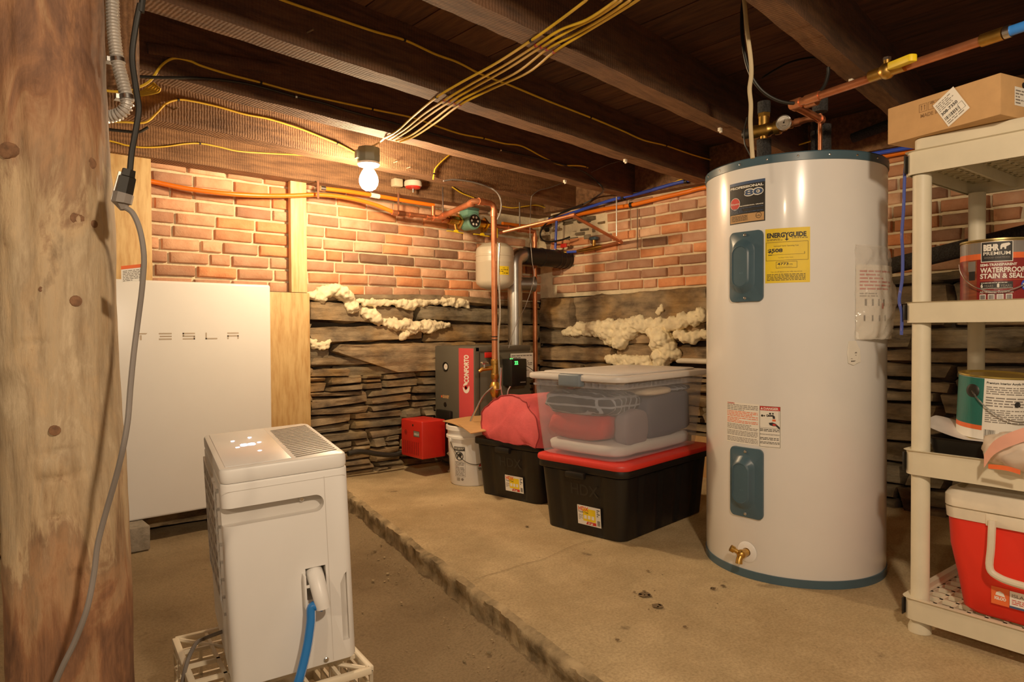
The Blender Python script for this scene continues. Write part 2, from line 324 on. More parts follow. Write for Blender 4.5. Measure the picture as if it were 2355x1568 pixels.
def copy_tree(o, parent=None):
    c = o.copy(); COL.objects.link(c); c.parent = parent
    for ch in [x for x in bpy.data.objects if x.parent is o]: copy_tree(ch, c)
    return c
# ------------------------------------------------------------------ printed labels
def text_geo(s, h, bold=.0, shear=0, sp=1):
    cu = bpy.data.curves.new('t', 'FONT'); cu.body = s; cu.size = 1; cu.offset = bold; cu.shear = shear; cu.resolution_u = 3; cu.space_character = sp
    ob = bpy.data.objects.new('t', cu); me = ob.to_mesh()
    vs = [v.co.copy() for v in me.vertices]; fs = [list(p.vertices) for p in me.polygons]
    ob.to_mesh_clear(); bpy.data.objects.remove(ob); bpy.data.curves.remove(cu)
    if not vs: return [], [], 0
    x0 = min(v.x for v in vs); x1 = max(v.x for v in vs); k = h / .72
    return [((v.x - x0) * k, v.y * k) for v in vs], fs, (x1 - x0) * k
class Lab:                      # flat artwork in label metres, mapped onto a surface by fn(x, y, lift)
    def __init__(s, fn): s.fn = fn; s.mb = MB(); s.mats = []; s.l = 0
    def mi(s, m):
        if m not in s.mats: s.mats.append(m)
        return s.mats.index(m)
    def up(s): s.l += .00035; return s
    def rect(s, x0, y0, x1, y1, m, nx=None):
        nx = nx or max(1, int((x1 - x0) / .01)); s.mb.grid(lambda u, v: s.fn(x0 + (x1 - x0) * u, y0 + (y1 - y0) * v, s.l), nx, max(1, nx // 8), s.mi(m), False); return s
    def poly(s, pts, m): s.mb.add([s.fn(x, y, s.l) for x, y in pts], [list(range(len(pts)))], s.mi(m)); return s
    def circ(s, x, y, r, m, ry=None, n=20): return s.poly([(x + r * math.cos(6.2832 * k / n), y + (ry or r) * math.sin(6.2832 * k / n)) for k in range(n)], m)
    def ring(s, x, y, r, t, m, n=20):
        for k in range(n):
            a, b = 6.2832 * k / n, 6.2832 * (k + 1) / n
            s.poly([(x + r * math.cos(a), y + r * math.sin(a)), (x + r * math.cos(b), y + r * math.sin(b)), (x + (r - t) * math.cos(b), y + (r - t) * math.sin(b)), (x + (r - t) * math.cos(a), y + (r - t) * math.sin(a))], m)
        return s
    def frame(s, x0, y0, x1, y1, t, m): return s.rect(x0, y0, x1, y0 + t, m).rect(x0, y1 - t, x1, y1, m).rect(x0, y0, x0 + t, y1, m).rect(x1 - t, y0, x1, y1, m)
    def text(s, t, x, y, h, m, w=None, bold=.02, al=0, shear=0, sp=1, rot=False):
        g, fs, tw = text_geo(t, h, bold, shear, sp); k = (w / tw) if (w and tw) else 1; tw *= k
        ox = x - tw * al
        if rot: s.mb.add([s.fn(x - b, y + a * k, s.l) for a, b in g], fs, s.mi(m))
        else: s.mb.add([s.fn(ox + a * k, y + b, s.l) for a, b in g], fs, s.mi(m))
        return s
    def lines(s, x0, y0, x1, y1, n, m, seed=1, fill=.45):     # unreadable fine print
        rr = random.Random(seed); d = (y1 - y0) / n
        for i in range(n):
            y = y1 - (i + 1) * d; e = x1 if rr.random() < .7 else x0 + (x1 - x0) * rr.uniform(.4, .9); x = x0
            while x < e - d * .4:
                w = min(d * rr.uniform(.8, 3.2), e - x); s.rect(x, y + d * .25, x + w, y + d * (.25 + fill), m, 1); x += w + d * .45
        return s
    def bars(s, x0, y0, x1, y1, m, seed=3):
        rr = random.Random(seed); x = x0; u = (x1 - x0) / 34
        while x < x1 - u: w = u * rr.choice((.6, 1, 1, 1.8)); s.rect(x, y0, x + w, y1, m, 1); x += w + u * rr.choice((.7, 1, 1.5))
        return s
    def build(s, name, parent, world=False): return s.mb.build(name, s.mats, parent, world, sharp=0)
def planar(O, ex, ey):
    O, ex, ey = V(O), V(ex).normalized(), V(ey).normalized(); n = ex.cross(ey)
    return lambda x, y, l: O + ex * x + ey * y + n * (l + .0006)
def cylmap(c, r, a0, z0): return lambda x, y, l: V((c[0] + (r + l + .0006) * math.cos(a0 + x / r), c[1] + (r + l + .0006) * math.sin(a0 + x / r), z0 + y))
# ------------------------------------------------------------------ the room
WA, WB, PZ, ZB, ZBOARD = 3.83, 3.674, .12, 1.26, 2.105
def wall_fn(side):
    if side == 'A': return lambda s_, z, d: V((s_, WA - d, z))
    return lambda s_, z, d: V((WB - d, s_, z))
def nz(x, y, z=0.0): return mnoise.noise(V((x, y, z)))
def bricks(mb, side, s0, s1, z0, z1, rng, skip=None):
    fn = wall_fn(side); z = z0; row = 0; H, L, g = .0552, .193, .0132
    while z < z1 - .02:
        s = s0 - (L / 2 if row % 2 else 0) + rng.uniform(-.02, .02)
        while s < s1:
            l = L * rng.choice((1, 1, 1, 1, .96, 1.04, .52)); h = H
            a, b = max(s, s0), min(s + l, s1)
            if b - a > .03 and not (skip and skip((a + b) / 2, z + h / 2)):
                d = .014 + rng.uniform(-.003, .004); tl = rng.uniform(-.003, .003); r_ = rng.random()
                t = (1, .97, .95) if r_ < .3 else (1.08, .78, .55) if r_ < .5 else (.72, .68, .70) if r_ < .72 else (.42, .40, .40) if r_ < .78 else (1.12, 1.22, 1.26) if r_ < .9 else (.9, .72, .58)
                k = rng.uniform(.74, 1.12) * (.6 if side == 'B' and s < 1.15 else 1); t = tuple(q * k for q in t); sd = rng.uniform(0, 99)  # right-wall bricks behind the shelf are tinted darker, painting in its shade
                def P(u, v, a=a, b=b, z=z, h=h, d=d, tl=tl, sd=sd):
                    x = a + (b - a) * u; y = z + h * v
                    e = min(u * (b - a), (1 - u) * (b - a), v * h, (1 - v) * h)
                    n = nz(x * 30, y * 30, sd) * .0022
                    edge = 0 if e < 1e-5 else 1
                    wob = nz(x * 22, y * 22, sd + 5) * .005 * (1 - edge)
                    return fn(x + wob, y + wob + tl * (u - .5), (d + n) if edge else -.004)
                us = [0, .012, .035, .3, .65, .965, .988, 1]; vs_ = [0, .03, .1, .5, .9, .97, 1]
                vv = []
                for v in vs_:
                    for u in us:
                        p = P(u, v)
                        if 0 < u < 1 and 0 < v < 1 and (u in (.012, .988) or v in (.03, .97)):
                            q = P(.5, .5); p = p + (fn(0, 0, 0) - fn(0, 0, 1)) * .004
                        vv.append(p)
                nu = len(us); ff = [(j * nu + i, j * nu + i + 1, (j + 1) * nu + i + 1, (j + 1) * nu + i) for j in range(len(vs_) - 1) for i in range(nu - 1)]
                mb.add(vv, ff, 1, True, t)
            s += l + g
        z += H + g; row += 1
def stone(mb, side, s0, s1, z0, z1, rng, d=None, skew=0, k0=1.0, cut=0):
    fn = wall_fn(side); d = d if d is not None else rng.uniform(.028, .05); sd = rng.uniform(0, 200); w, h = s1 - s0, z1 - z0
    nx = max(8, min(48, int(w / .018))); ny = max(6, min(18, int(h / .01))); tz = rng.uniform(-.05, .05); tone = rng.random()
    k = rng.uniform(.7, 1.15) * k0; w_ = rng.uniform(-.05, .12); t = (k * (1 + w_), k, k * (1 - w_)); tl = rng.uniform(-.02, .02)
    vv = []; ts = []
    for j in range(ny + 1):
        for i in range(nx + 1):
            u, v = i / nx, j / ny
            x = s0 + w * u + skew * (v - .5) * h; y = z0 + h * v + tz * (u - .5) * w; y += cut * max(0, 1 - u / .42) * (1 - v) * h
            if i in (0, nx): x += nz(y * 14, sd) * .022
            if j in (0, ny): y += nz(x * 7, sd + 9, j) * min(.022, h * .3) + nz(x * 34, sd, j) * .005
            ex = min(u, 1 - u) * w / .012; ey = min(v, 1 - v) * h / .007; e = min(1, ex, ey)
            dep = -.02 + (d + .02) * (1 - (1 - e) ** 2) + (tl * (u - .5) + nz(x * 3, y * 20, sd) * .012 + nz(x * 4, y * 60, sd + 3) * .007 + round(nz(x * 2.2, y * 9, sd + 7) * 3) * .005) * e
            vv.append(fn(x, y, dep))
    ff = [(j * (nx + 1) + i, j * (nx + 1) + i + 1, (j + 1) * (nx + 1) + i + 1, (j + 1) * (nx + 1) + i) for j in range(ny) for i in range(nx)]
    mb.add(vv, ff, 2, True, t)
def stones(mb, side, s0, s1, z0, z1, rng, hm=.085, wm=.55, k0=1.0):
    w, h = s1 - s0, z1 - z0
    if h > hm * rng.uniform(.75, 1.3) and (h * 2.2 > w * rng.uniform(.15, 1) or h > .16):
        f = rng.uniform(.3, .7); stones(mb, side, s0, s1, z0, z0 + h * f - .0008, rng, hm, wm, k0); stones(mb, side, s0, s1, z0 + h * f + .0008, z1, rng, hm, wm, k0)
    elif w > wm * rng.uniform(.7, 1.4) or (h > hm and w > .2):
        f = rng.uniform(.3, .7); stones(mb, side, s0, s0 + w * f - .001, z0, z1, rng, hm, wm, k0); stones(mb, side, s0 + w * f + .001, s1, z0, z1, rng, hm, wm, k0)
    else: stone(mb, side, s0, s1, z0, z1, rng, skew=rng.uniform(-.5, .5), k0=k0)
rng = random.Random(11)
mb = MB()
mb.grid(lambda u, v: V((-1.6 + 5.35 * u, WA + .004 + nz(u * 60, v * 20) * .004, ZB - .03 + (2.15 - ZB + .03) * v)), 120, 20, 0)
mb.grid(lambda u, v: V((-1.6 + 5.35 * u, WA + .02, -.1 + (ZB + .13) * v)), 4, 2, 3)
bricks(mb, 'A', .2, 3.69, ZB - .02, 1.95, rng, lambda s, z: s > 3.1 and z > 1.66 + (3.69 - s) * .1)
stones(mb, 'A', -.2, 1.78, .0, ZB - .01, rng, .12)
for a in [(1.75, 2.72, 1.205, 1.25, .05), (2.74, 3.66, 1.19, 1.245, .04), (1.74, 2.5, 1.062, 1.185, .05), (2.52, 3.2, 1.07, 1.18, .05), (3.22, 3.66, 1.05, 1.18, .03),
          (1.74, 2.56, .945, 1.052, .045), (2.6, 3.66, .93, 1.06, .04), (1.92, 2.98, .735, .935, .065), (3.0, 3.66, .74, .925, .05), (1.74, 1.9, .8, .92, .03), (1.74, 2.02, .735, .79, .05)]:
    stone(mb, 'A', a[0], a[1], a[2], a[3], rng, a[4], rng.uniform(-.25, .25), 1.08, .8 if a[0] == 1.92 else 0)
stone(mb, 'A', 1.92, 2.62, .73, .80, rng, .02, 0, .9)
stone(mb, 'A', 1.76, 2.2, .80, .86, rng, .025, .5, .85)
stones(mb, 'A', 1.74, 3.66, .07, .74, rng, .066, .95)
wall = mb.build('wall_left', [m_mortar, m_brick, m_stone, m_gap], sharp=50); tag(wall, kind='structure')
mb = MB()
mb.grid(lambda u, v: V((WB + .004 + nz(u * 60, v * 20, 4) * .004, -1.6 + 5.45 * u, ZB + (2.15 - ZB) * v)), 120, 20, 0)
mb.grid(lambda u, v: V((WB + .02, -1.6 + 5.45 * u, -.1 + (ZB + .12) * v)), 4, 2, 3)
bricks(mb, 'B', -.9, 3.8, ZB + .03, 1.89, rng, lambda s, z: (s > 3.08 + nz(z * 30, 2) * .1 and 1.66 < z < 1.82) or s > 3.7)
for a in [(2.28, 3.42, 1.06, 1.27, .05), (1.4, 2.26, 1.03, 1.275, .06), (3.44, 3.8, 1.02, 1.26, .04), (2.9, 3.8, .90, 1.01, .04), (2.32, 3.0, .92, 1.05, .03), (1.5, 2.3, .9, 1.02, .05),
          (3.05, 3.8, .78, .89, .05), (2.1, 3.03, .80, .91, .05), (1.4, 2.08, .78, .89, .06)]:
    stone(mb, 'B', a[0], a[1], a[2], a[3], rng, a[4], rng.uniform(-.1, .1), 1.05)
stones(mb, 'B', 1.4, 3.8, .1, .77, rng, .09, .9)
stones(mb, 'B', -.9, 1.4, .1, ZB + .02, rng, .13, .5, .5)  # stones behind the shelf: its shade is put into their tint
for i in range(26):      # broken masonry where the brick stops near the corner
    s = rng.uniform(3.05, 3.75); z = rng.uniform(1.66, 1.83); stone(mb, 'B', s, s + rng.uniform(.06, .14), z, z + rng.uniform(.02, .05), rng, rng.uniform(-.01, .02), 0, .9)
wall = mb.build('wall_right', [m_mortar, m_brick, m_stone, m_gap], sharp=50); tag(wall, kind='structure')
# sprayed foam beads along the stone joints
def foam(name, label, side, pts, seed, vox=.0085):
    rr = random.Random(seed); fn = wall_fn(side); bm = bmesh.new(); P = [(a, b, c) for a, b, c in pts]
    for i in range(len(P) - 1):
        (s0, z0, r0), (s1, z1, r1) = P[i], P[i + 1]; n = max(2, int(math.hypot(s1 - s0, z1 - z0) / (.5 * min(r0, r1)))) + 1
        for k in range(n):
            t = k / n
            for q in range(3):
                r = (r0 + (r1 - r0) * t) * rr.uniform(.55, 1.05); j = r * .75
                c = fn(s0 + (s1 - s0) * t + rr.uniform(-j, j), z0 + (z1 - z0) * t + rr.uniform(-j, j), .045 + rr.uniform(0, r * .5))
                bmesh.ops.create_icosphere(bm, subdivisions=2, radius=r, matrix=Matrix.Translation(c) @ Matrix.Diagonal((1, 1, .82, 1)))
    mb = MB().bm(bm, 0, True); o = mb.build(name, m_foam, sharp=0); tag(o, label, 'foam')
    m = o.modifiers.new('remesh', 'REMESH'); m.mode = 'VOXEL'; m.voxel_size = vox; m.use_smooth_shade = True
    tx = bpy.data.textures.get('lumps') or bpy.data.textures.new('lumps', 'CLOUDS'); tx.noise_scale = .022; tx.noise_depth = 4
    d = o.modifiers.new('lumps', 'DISPLACE'); d.texture = tx; d.strength = .032; d.mid_level = .5; d.texture_coords = 'LOCAL'
    return o
def fA(*pts): return [(lambda P: (P.x, P.z, r * 1.12))(oY(x, y, WA - .04)) for x, y, r in pts]
def fB(*pts): return [(lambda P: (P.y, P.z, r * 1.25))(oX(x, y, WB - .04)) for x, y, r in pts]
foam('spray_foam', 'cream spray foam bead along top stone joint, draped left end beside plywood', 'A', fA((716, 680, .03), (740, 676, .034), (768, 668, .036), (792, 674, .04), (803, 700, .032), (808, 716, .016)), 1)
foam('spray_foam', 'thin cream spray foam bead just below bricks left of hanging tank', 'A', fA((820, 692, .012), (850, 696, .018), (900, 696, .016), (945, 700, .026), (985, 694, .016), (1030, 694, .022), (1075, 700, .02)), 2)
foam('spray_foam', 'lumpy diagonal spray foam run in middle of left stone wall', 'A', fA((838, 714, .022), (860, 733, .03), (875, 740, .014), (900, 742, .024), (940, 752, .036), (975, 752, .036), (1000, 750, .024), (1032, 748, .012)), 3)
foam('spray_foam', 'small spray foam tongue hanging under diagonal run on left wall', 'A', fA((945, 758, .026), (930, 770, .02), (918, 778, .014)), 4)
foam('spray_foam', 'small spray foam patch on left wall stone beside plywood edge', 'A', fA((716, 790, .018), (735, 793, .02), (752, 794, .018)), 5)
foam('spray_foam', 'large lumpy spray foam mass on right stone wall above clear bin', 'B', fB((1300, 765, .016), (1325, 762, .03), (1360, 755, .034), (1400, 762, .05), (1430, 775, .055), (1450, 750, .05), (1500, 748, .03), (1560, 742, .026), (1600, 728, .036), (1622, 720, .04)), 6)
foam('spray_foam', 'drooping spray foam blob on right wall left of water heater', 'B', fB((1500, 760, .03), (1530, 782, .055), (1545, 800, .055), (1525, 825, .04), (1515, 845, .03)), 7)
foam('spray_foam', 'low horizontal spray foam bead on right wall just above clear bin lid', 'B', fB((1398, 822, .018), (1425, 832, .026), (1460, 832, .034), (1495, 838, .032)), 8)
foam('spray_foam', 'spray foam strip on right wall touching water heater edge', 'B', fB((1560, 765, .026), (1585, 775, .03), (1610, 770, .02), (1630, 768, .02)), 9)
foam('spray_foam', 'small isolated spray foam drip high on right stone wall', 'B', fB((1528, 698, .008), (1522, 712, .014), (1515, 724, .012)), 10)
# floor, raised slab, ceiling
def edgex(y): return 1.312 + (y - 1.208) * .2185
mb = MB()
mb.grid(lambda u, v: V((-2 + 4.6 * u, -2 + 5.9 * v, nz(u * 9, v * 11) * .007 + nz(u * 40, v * 50, 3) * .003 - .004 + .05 * max(0, 1 - abs((-2 + 4.6 * u) - edgex(-2 + 5.9 * v) - .02) / .16) ** 2)), 150, 190, 0)
fl = mb.build('floor', m_dirt); tag(fl, kind='structure')
mb = MB(); prof = []
N = 420
def edge_pt(v, k):
    y = -2 + 5.86 * v; x = edgex(y) + nz(y * 4, 1) * .018 + nz(y * 22, 5) * .006 + nz(y * 60, 6) * .003
    if k == 0: return V((WB + .05, y, PZ))
    if k == 1: return V((x + 1.2, y, PZ + nz(x * 3, y * 3) * .004))
    if k < 6: w = (.5, .25, .08, .02)[k - 2]; return V((x + w, y, PZ + nz((x + w) * 6, y * 6) * .004 - (.004 if k == 5 else 0)))
    d = k - 6; zz = (.108, .088, .062, .036, .012, -.03)[d]; return V((x + (-.004, -.008, 0, -.006, -.014, -.03)[d] + nz(y * 13, zz * 40, 7) * .008 + nz(y * 50, zz * 90, 8) * .006, y, zz))
vs = [edge_pt(j / N, k) for j in range(N + 1) for k in range(12)]
mb.add(vs, [(j * 12 + k, j * 12 + k + 1, (j + 1) * 12 + k + 1, (j + 1) * 12 + k) for j in range(N) for k in range(5)], 0, True)
mb.add(vs, [(j * 12 + k, j * 12 + k + 1, (j + 1) * 12 + k + 1, (j + 1) * 12 + k) for j in range(N) for k in range(5, 11)], 1, True)
rs_ = random.Random(9)
def stain(x, y, r, sx=1):
    n = 14; ph = rs_.uniform(0, 9); mb.add([V((x + r * sx * (1 + .45 * nz(math.cos(6.283 * k / n) * 1.7 + ph, math.sin(6.283 * k / n) * 1.7)) * math.cos(6.283 * k / n), y + r * (1 + .45 * nz(math.cos(6.283 * k / n) * 1.7 + ph, math.sin(6.283 * k / n) * 1.7, 3)) * math.sin(6.283 * k / n), PZ + .0048)) for k in range(n)], [list(range(n))], 2)
for x, y, r in ((1482, 1366, .022), (1512, 1392, .018), (1640, 1352, .010), (1662, 1346, .008), (1212, 1210, .008), (1575, 1440, .006), (1490, 1312, .006), (1420, 1470, .006)):
    p = oZ(x, y, PZ + .0048); stain(p.x, p.y, r); [stain(p.x + rs_.gauss(0, r * 1.1), p.y + rs_.gauss(0, r * 1.1), r * rs_.uniform(.08, .3)) for _ in range(9)]
cr_ = [oZ(x, y, PZ + .0045) for x, y in ((1090, 1336), (1120, 1322), (1160, 1312), (1205, 1296), (1250, 1286), (1290, 1266), (1330, 1250), (1372, 1240))]
cr_ = [p + V((nz(p.x * 40, 1) * .006, nz(p.y * 40, 2) * .006, 0)) for p in spline(cr_, 6)]
mb.add([p + V((.0014 + .001 * nz(p.x * 60, 4), .001, 0)) for p in cr_] + [p - V((.0014, .001, 0)) for p in cr_], [(i, i + 1, i + 1 + len(cr_), i + len(cr_)) for i in range(len(cr_) - 1)], 2)
sl = mb.build('trim_1', [m_slab, m_step, M('floor_stain', S(104, 84, 58), .95, var=.3, vscale=60)], sharp=60); tag(sl, kind='structure')
sl.name = 'floor_slab'
mb = MB(); rb = random.Random(21)
for i in range(240):
    y = rb.uniform(.6, 3.3); x = edgex(y) - abs(rb.gauss(0, .09)) - .03; r = rb.uniform(.0012, .0038) if rb.random() < .93 else rb.uniform(.004, .008)
    mb.sphere((x, y, .004 + .04 * max(0, 1 - (edgex(y) - x) / .16) ** 2), r, 1, 0, (rb.uniform(.7, 1.4), rb.uniform(.7, 1.3), rb.uniform(.4, .7)))
for i in range(60):
    x, y = rb.uniform(.7, 3.0), rb.uniform(.4, 3.2); z = PZ if x > edgex(y) + .1 else .0
    if math.hypot(x - 2.56, y - 1.25) > .42: mb.sphere((x, y, z + .001), rb.uniform(.0015, .005), 1, 0, (1, 1, .4))
o = mb.build('rubble', m_step); tag(o, 'small loose grit and crumbs along the foot of the concrete step', 'rubble', kind='stuff')
mb = MB(); x = -2.2; i = 0
JA = R(5.4); rngc = random.Random(5)
while x < 4.2:
    w = rngc.uniform(.15, .24); k = rngc.uniform(.6, 1.25); mb.box(x, -2.4, ZBOARD, x + w - .006, 4.3, ZBOARD + .02, 0, tint=(k, k, k)); x += w
mb.box(-2.2, -2.4, ZBOARD + .021, 4.2, 4.3, ZBOARD + .03, 1)
ce = mb.build('ceiling', [m_board, m_gap]); tag(ce, kind='structure'); 
# joists (bottom face edges measured at x = 1.5)
ZJ = 1.9
JD = V((math.cos(JA), math.sin(JA), 0)); JN = V((-math.sin(JA), math.cos(JA), 0))
JY = {1: (3.165, 3.265), 2: (2.635, 2.727), 3: (2.074, 2.165), 4: (1.476, 1.566), 5: (.862, .936), 6: (.27, .35), 7: (-.32, -.24)}
def joist_mesh(w, length, h, seed):
    mb = MB(); n = 90
    for (a, b) in (((0, 0), (w, 0)), ((0, 0), (0, h)), ((w, 0), (w, h))):
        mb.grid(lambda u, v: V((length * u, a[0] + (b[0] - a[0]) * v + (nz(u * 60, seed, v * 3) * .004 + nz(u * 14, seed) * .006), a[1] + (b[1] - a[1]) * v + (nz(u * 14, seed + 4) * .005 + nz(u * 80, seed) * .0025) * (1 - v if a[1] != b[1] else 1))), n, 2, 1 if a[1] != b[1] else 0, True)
    return mb
names = {1: 'rough old joist carrying the light bulb, nearest to the left wall', 2: 'second dark joist out from the left wall, cables end beneath it', 3: 'middle dark joist with red staples under the cable bundle', 4: 'dark joist where yellow cable bundle leaves the picture top', 5: 'dark joist above the water heater with sunlit-looking patches', 6: 'dark joist over the storage shelf, nearest to the camera side', 7: 'rearmost dark joist overhead behind the camera'}
names[5] = 'dark joist above the water heater, white clip under it'
for k, (a, b) in JY.items():
    if k == 7: continue
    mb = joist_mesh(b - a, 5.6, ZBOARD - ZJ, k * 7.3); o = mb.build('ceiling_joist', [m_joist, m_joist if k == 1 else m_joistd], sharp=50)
    me = o.data; off = o.location.copy()
    for v in me.vertices: v.co += off
    st = V((1.5, a, ZJ)) - JD * 3.4 / 1.0; o.location = st; o.rotation_euler = (0, 0, JA)
    tag(o, names[k], 'joist', 'old ceiling joists')
def onJ(k, x, y, d=.006): a = JY[k][0]; return oP(x, y, V((1.5, a - d, ZJ)), JN)
# sill beam over the left wall
mb = MB(); mb.grid(lambda u, v: V((-1.5 + 5.2 * u, 3.70 + nz(u * 30, v) * .004, 1.878 + .225 * v)), 80, 3, 0); mb.grid(lambda u, v: V((-1.5 + 5.2 * u, 3.70 + .13 * v, 1.878 + nz(u * 30, v) * .003)), 80, 2, 0)
o = mb.build('sill_beam', m_joist); tag(o, 'long brown sill beam lying on top of the left brick wall', 'beam')
mb = MB(); mb.grid(lambda u, v: V((3.60 + nz(u * 30, v) * .004, -1.5 + 5.2 * u, 1.90 + .205 * v)), 80, 3, 0); mb.grid(lambda u, v: V((3.60 + .1 * v, -1.5 + 5.2 * u, 1.90)), 40, 2, 0)
o = mb.build('sill_beam', m_joist); tag(o, 'dark sill beam on top of the right brick wall', 'beam')
# plywood, stud
def slab_thing(name, label, cat, x0, y0, z0, x1, y1, z1, m, bev=.002):
    o = MB().box(x0, y0, z0, x1, y1, z1, 0, bev).build(name, m); return tag(o, label, cat)
a, b = onJ(2, 340, 112), onJ(2, 646, 160); ln = (b - a).length
mb = MB(); mb.box(0, -.016, 0, ln, 0, .036, 0, .001); o = mb.build('wood_batten', m_joistd); o.location = a + JD * 0 - V((0, 0, .018)); me = o.data
c_ = [(min(v.co[i] for v in me.vertices) + max(v.co[i] for v in me.vertices)) / 2 for i in range(3)]; lo_ = min(v.co.z for v in me.vertices); lx_ = min(v.co.x for v in me.vertices)
for v in me.vertices: v.co.x -= lx_
o.rotation_euler = (0, math.atan2((a - b).z, ln), JA); tag(o, 'thin dark batten nailed high on the second joist at the upper left', 'batten')
p = oY(626, 672, 3.745); q = oY(712, 674, 3.745)
slab_thing('plywood_panel', 'knotty plywood panel on stone wall right of the white battery', 'plywood', p.x - .3, 3.745, .28, q.x, 3.765, q.z, m_ply)
p = oY(235, 365, 3.74); q = oY(347, 372, 3.74)
slab_thing('plywood_panel', 'pale plywood panel above the battery beside the log post', 'plywood', p.x - .25, 3.74, 1.15, q.x, 3.76, 1.9, m_ply)
p = oY(668, 424, 3.765); q = oY(707, 672, 3.765)
slab_thing('wall_stud', 'new pale pine stud on brick wall above the plywood panel', 'stud', p.x, 3.765, 1.24, q.x, 3.80, 1.88, m_pine)
# ------------------------------------------------------------------ light fixture
bl = oY(848, 414, 3.06)
mbulb = M('bulb_glow', (1, .8, .5, 1), .3, emit=((1, .68, .36, 1), 630))
t = thing('light_fixture', 'lit bare bulb in round grey ceiling lampholder beside the plumbing joist', 'lamp', (bl.x, bl.y, bl.z))
MB().lathe([(.0, -.054), (.018, -.052), (.034, -.042), (.045, -.022), (.048, -.002), (.044, .02), (.033, .042), (.022, .058), (.018, .066), (0, .067)], 24).build('bulb', mbulb, t)
MB().lathe([(0, .066), (.036, .066), (.05, .07), (.056, .078), (.054, .088), (0, .088)], 24).build('lampholder', m_white, t)
MB().lathe([(0, .086), (.054, .088), (.058, .094), (.058, .156), (.054, .162), (0, .164)], 8).box(-.072, -.012, .1, -.05, .012, .14).box(-.012, .05, .1, .012, .066, .14).build('junction_box', M('lampholder_grey', S(118, 124, 110), .5), t)
# ------------------------------------------------------------------ log post
pc = oD(134, 800, 1.30); px_, py_ = pc.x, pc.y
t = thing('log_post', 'rough peeled log post standing at the left edge of the picture', 'post', (px_, py_, 0))
GASH = [oC(115, 1042, (px_, py_), .104) + (.5,), oC(135, 1098, (px_, py_), .104) + (.55,), oC(70, 790, (px_, py_), .104) + (.4,), oC(120, 1190, (px_, py_), .104) + (.3,)]
GASH = [(g[0] % (2 * math.pi), g[1], g[2]) for g in GASH]
mb = MB()
def logp(u, v):
    z = v * 2.1; a = u * 2 * math.pi; r = .1045 - .006 * (v - .2) + nz(math.cos(a) * 1.2, math.sin(a) * 1.2, z * 2.2) * .007 + mnoise.noise(V((math.cos(a) * 4, math.sin(a) * 4, z * 7))) * .0028
    for ka, kz, kr in ((4.0, 1.19, .02), (4.35, .78, .02), (3.75, .96, .022), (4.5, 1.45, .015)):
        d = math.hypot((a - ka) * .1, z - kz)
        if d < .05: r += .007 * math.exp(-(d / kr) ** 2)
    r -= .004 * max(0, math.sin(a * 3 + z * 1.3) - .93) / .07
    r += mnoise.noise(V((math.cos(a) * 9, math.sin(a) * 9, z * 22))) * .0012
    for ga, gz, gw in GASH:
        da = (a - ga + math.pi) % (2 * math.pi) - math.pi
        if abs(da) < gw: r -= .006 * max(0, 1 - abs(z - gz - .012 * da) / .007) * (1 - abs(da) / gw)
    return V((math.cos(a) * r, math.sin(a) * r, z)) - V((RT.x, RT.y, 0)) * (.030 * (z - 1.0))
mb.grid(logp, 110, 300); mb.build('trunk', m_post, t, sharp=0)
for (x, y, r) in ((178, 692, .011), (187, 502, .013), (100, 665, .006), (225, 515, .008), (28, 345, .016), (120, 990, .01), (222, 375, .012)):
    ang, z = oC(x, y, (px_ + .0, py_), .1045); c = V((math.cos(ang) * .1015, math.sin(ang) * .1015, z)) - V((RT.x, RT.y, 0)) * (.030 * (z - 1.0))
    ax = V((0, 0, 1)).rotation_difference(V((math.cos(ang), math.sin(ang), 0))).to_matrix()
    MB().lathe([(r * 1.1, -.006), (r * .9, .0035), (r * .55, .0045), (0, .004)], 12, c, 0, axis=ax).build('knot', M('knot_brown', S(112, 76, 50), .85, var=.3, vscale=90) if not bpy.data.materials.get('knot_brown') else bpy.data.materials['knot_brown'], t)
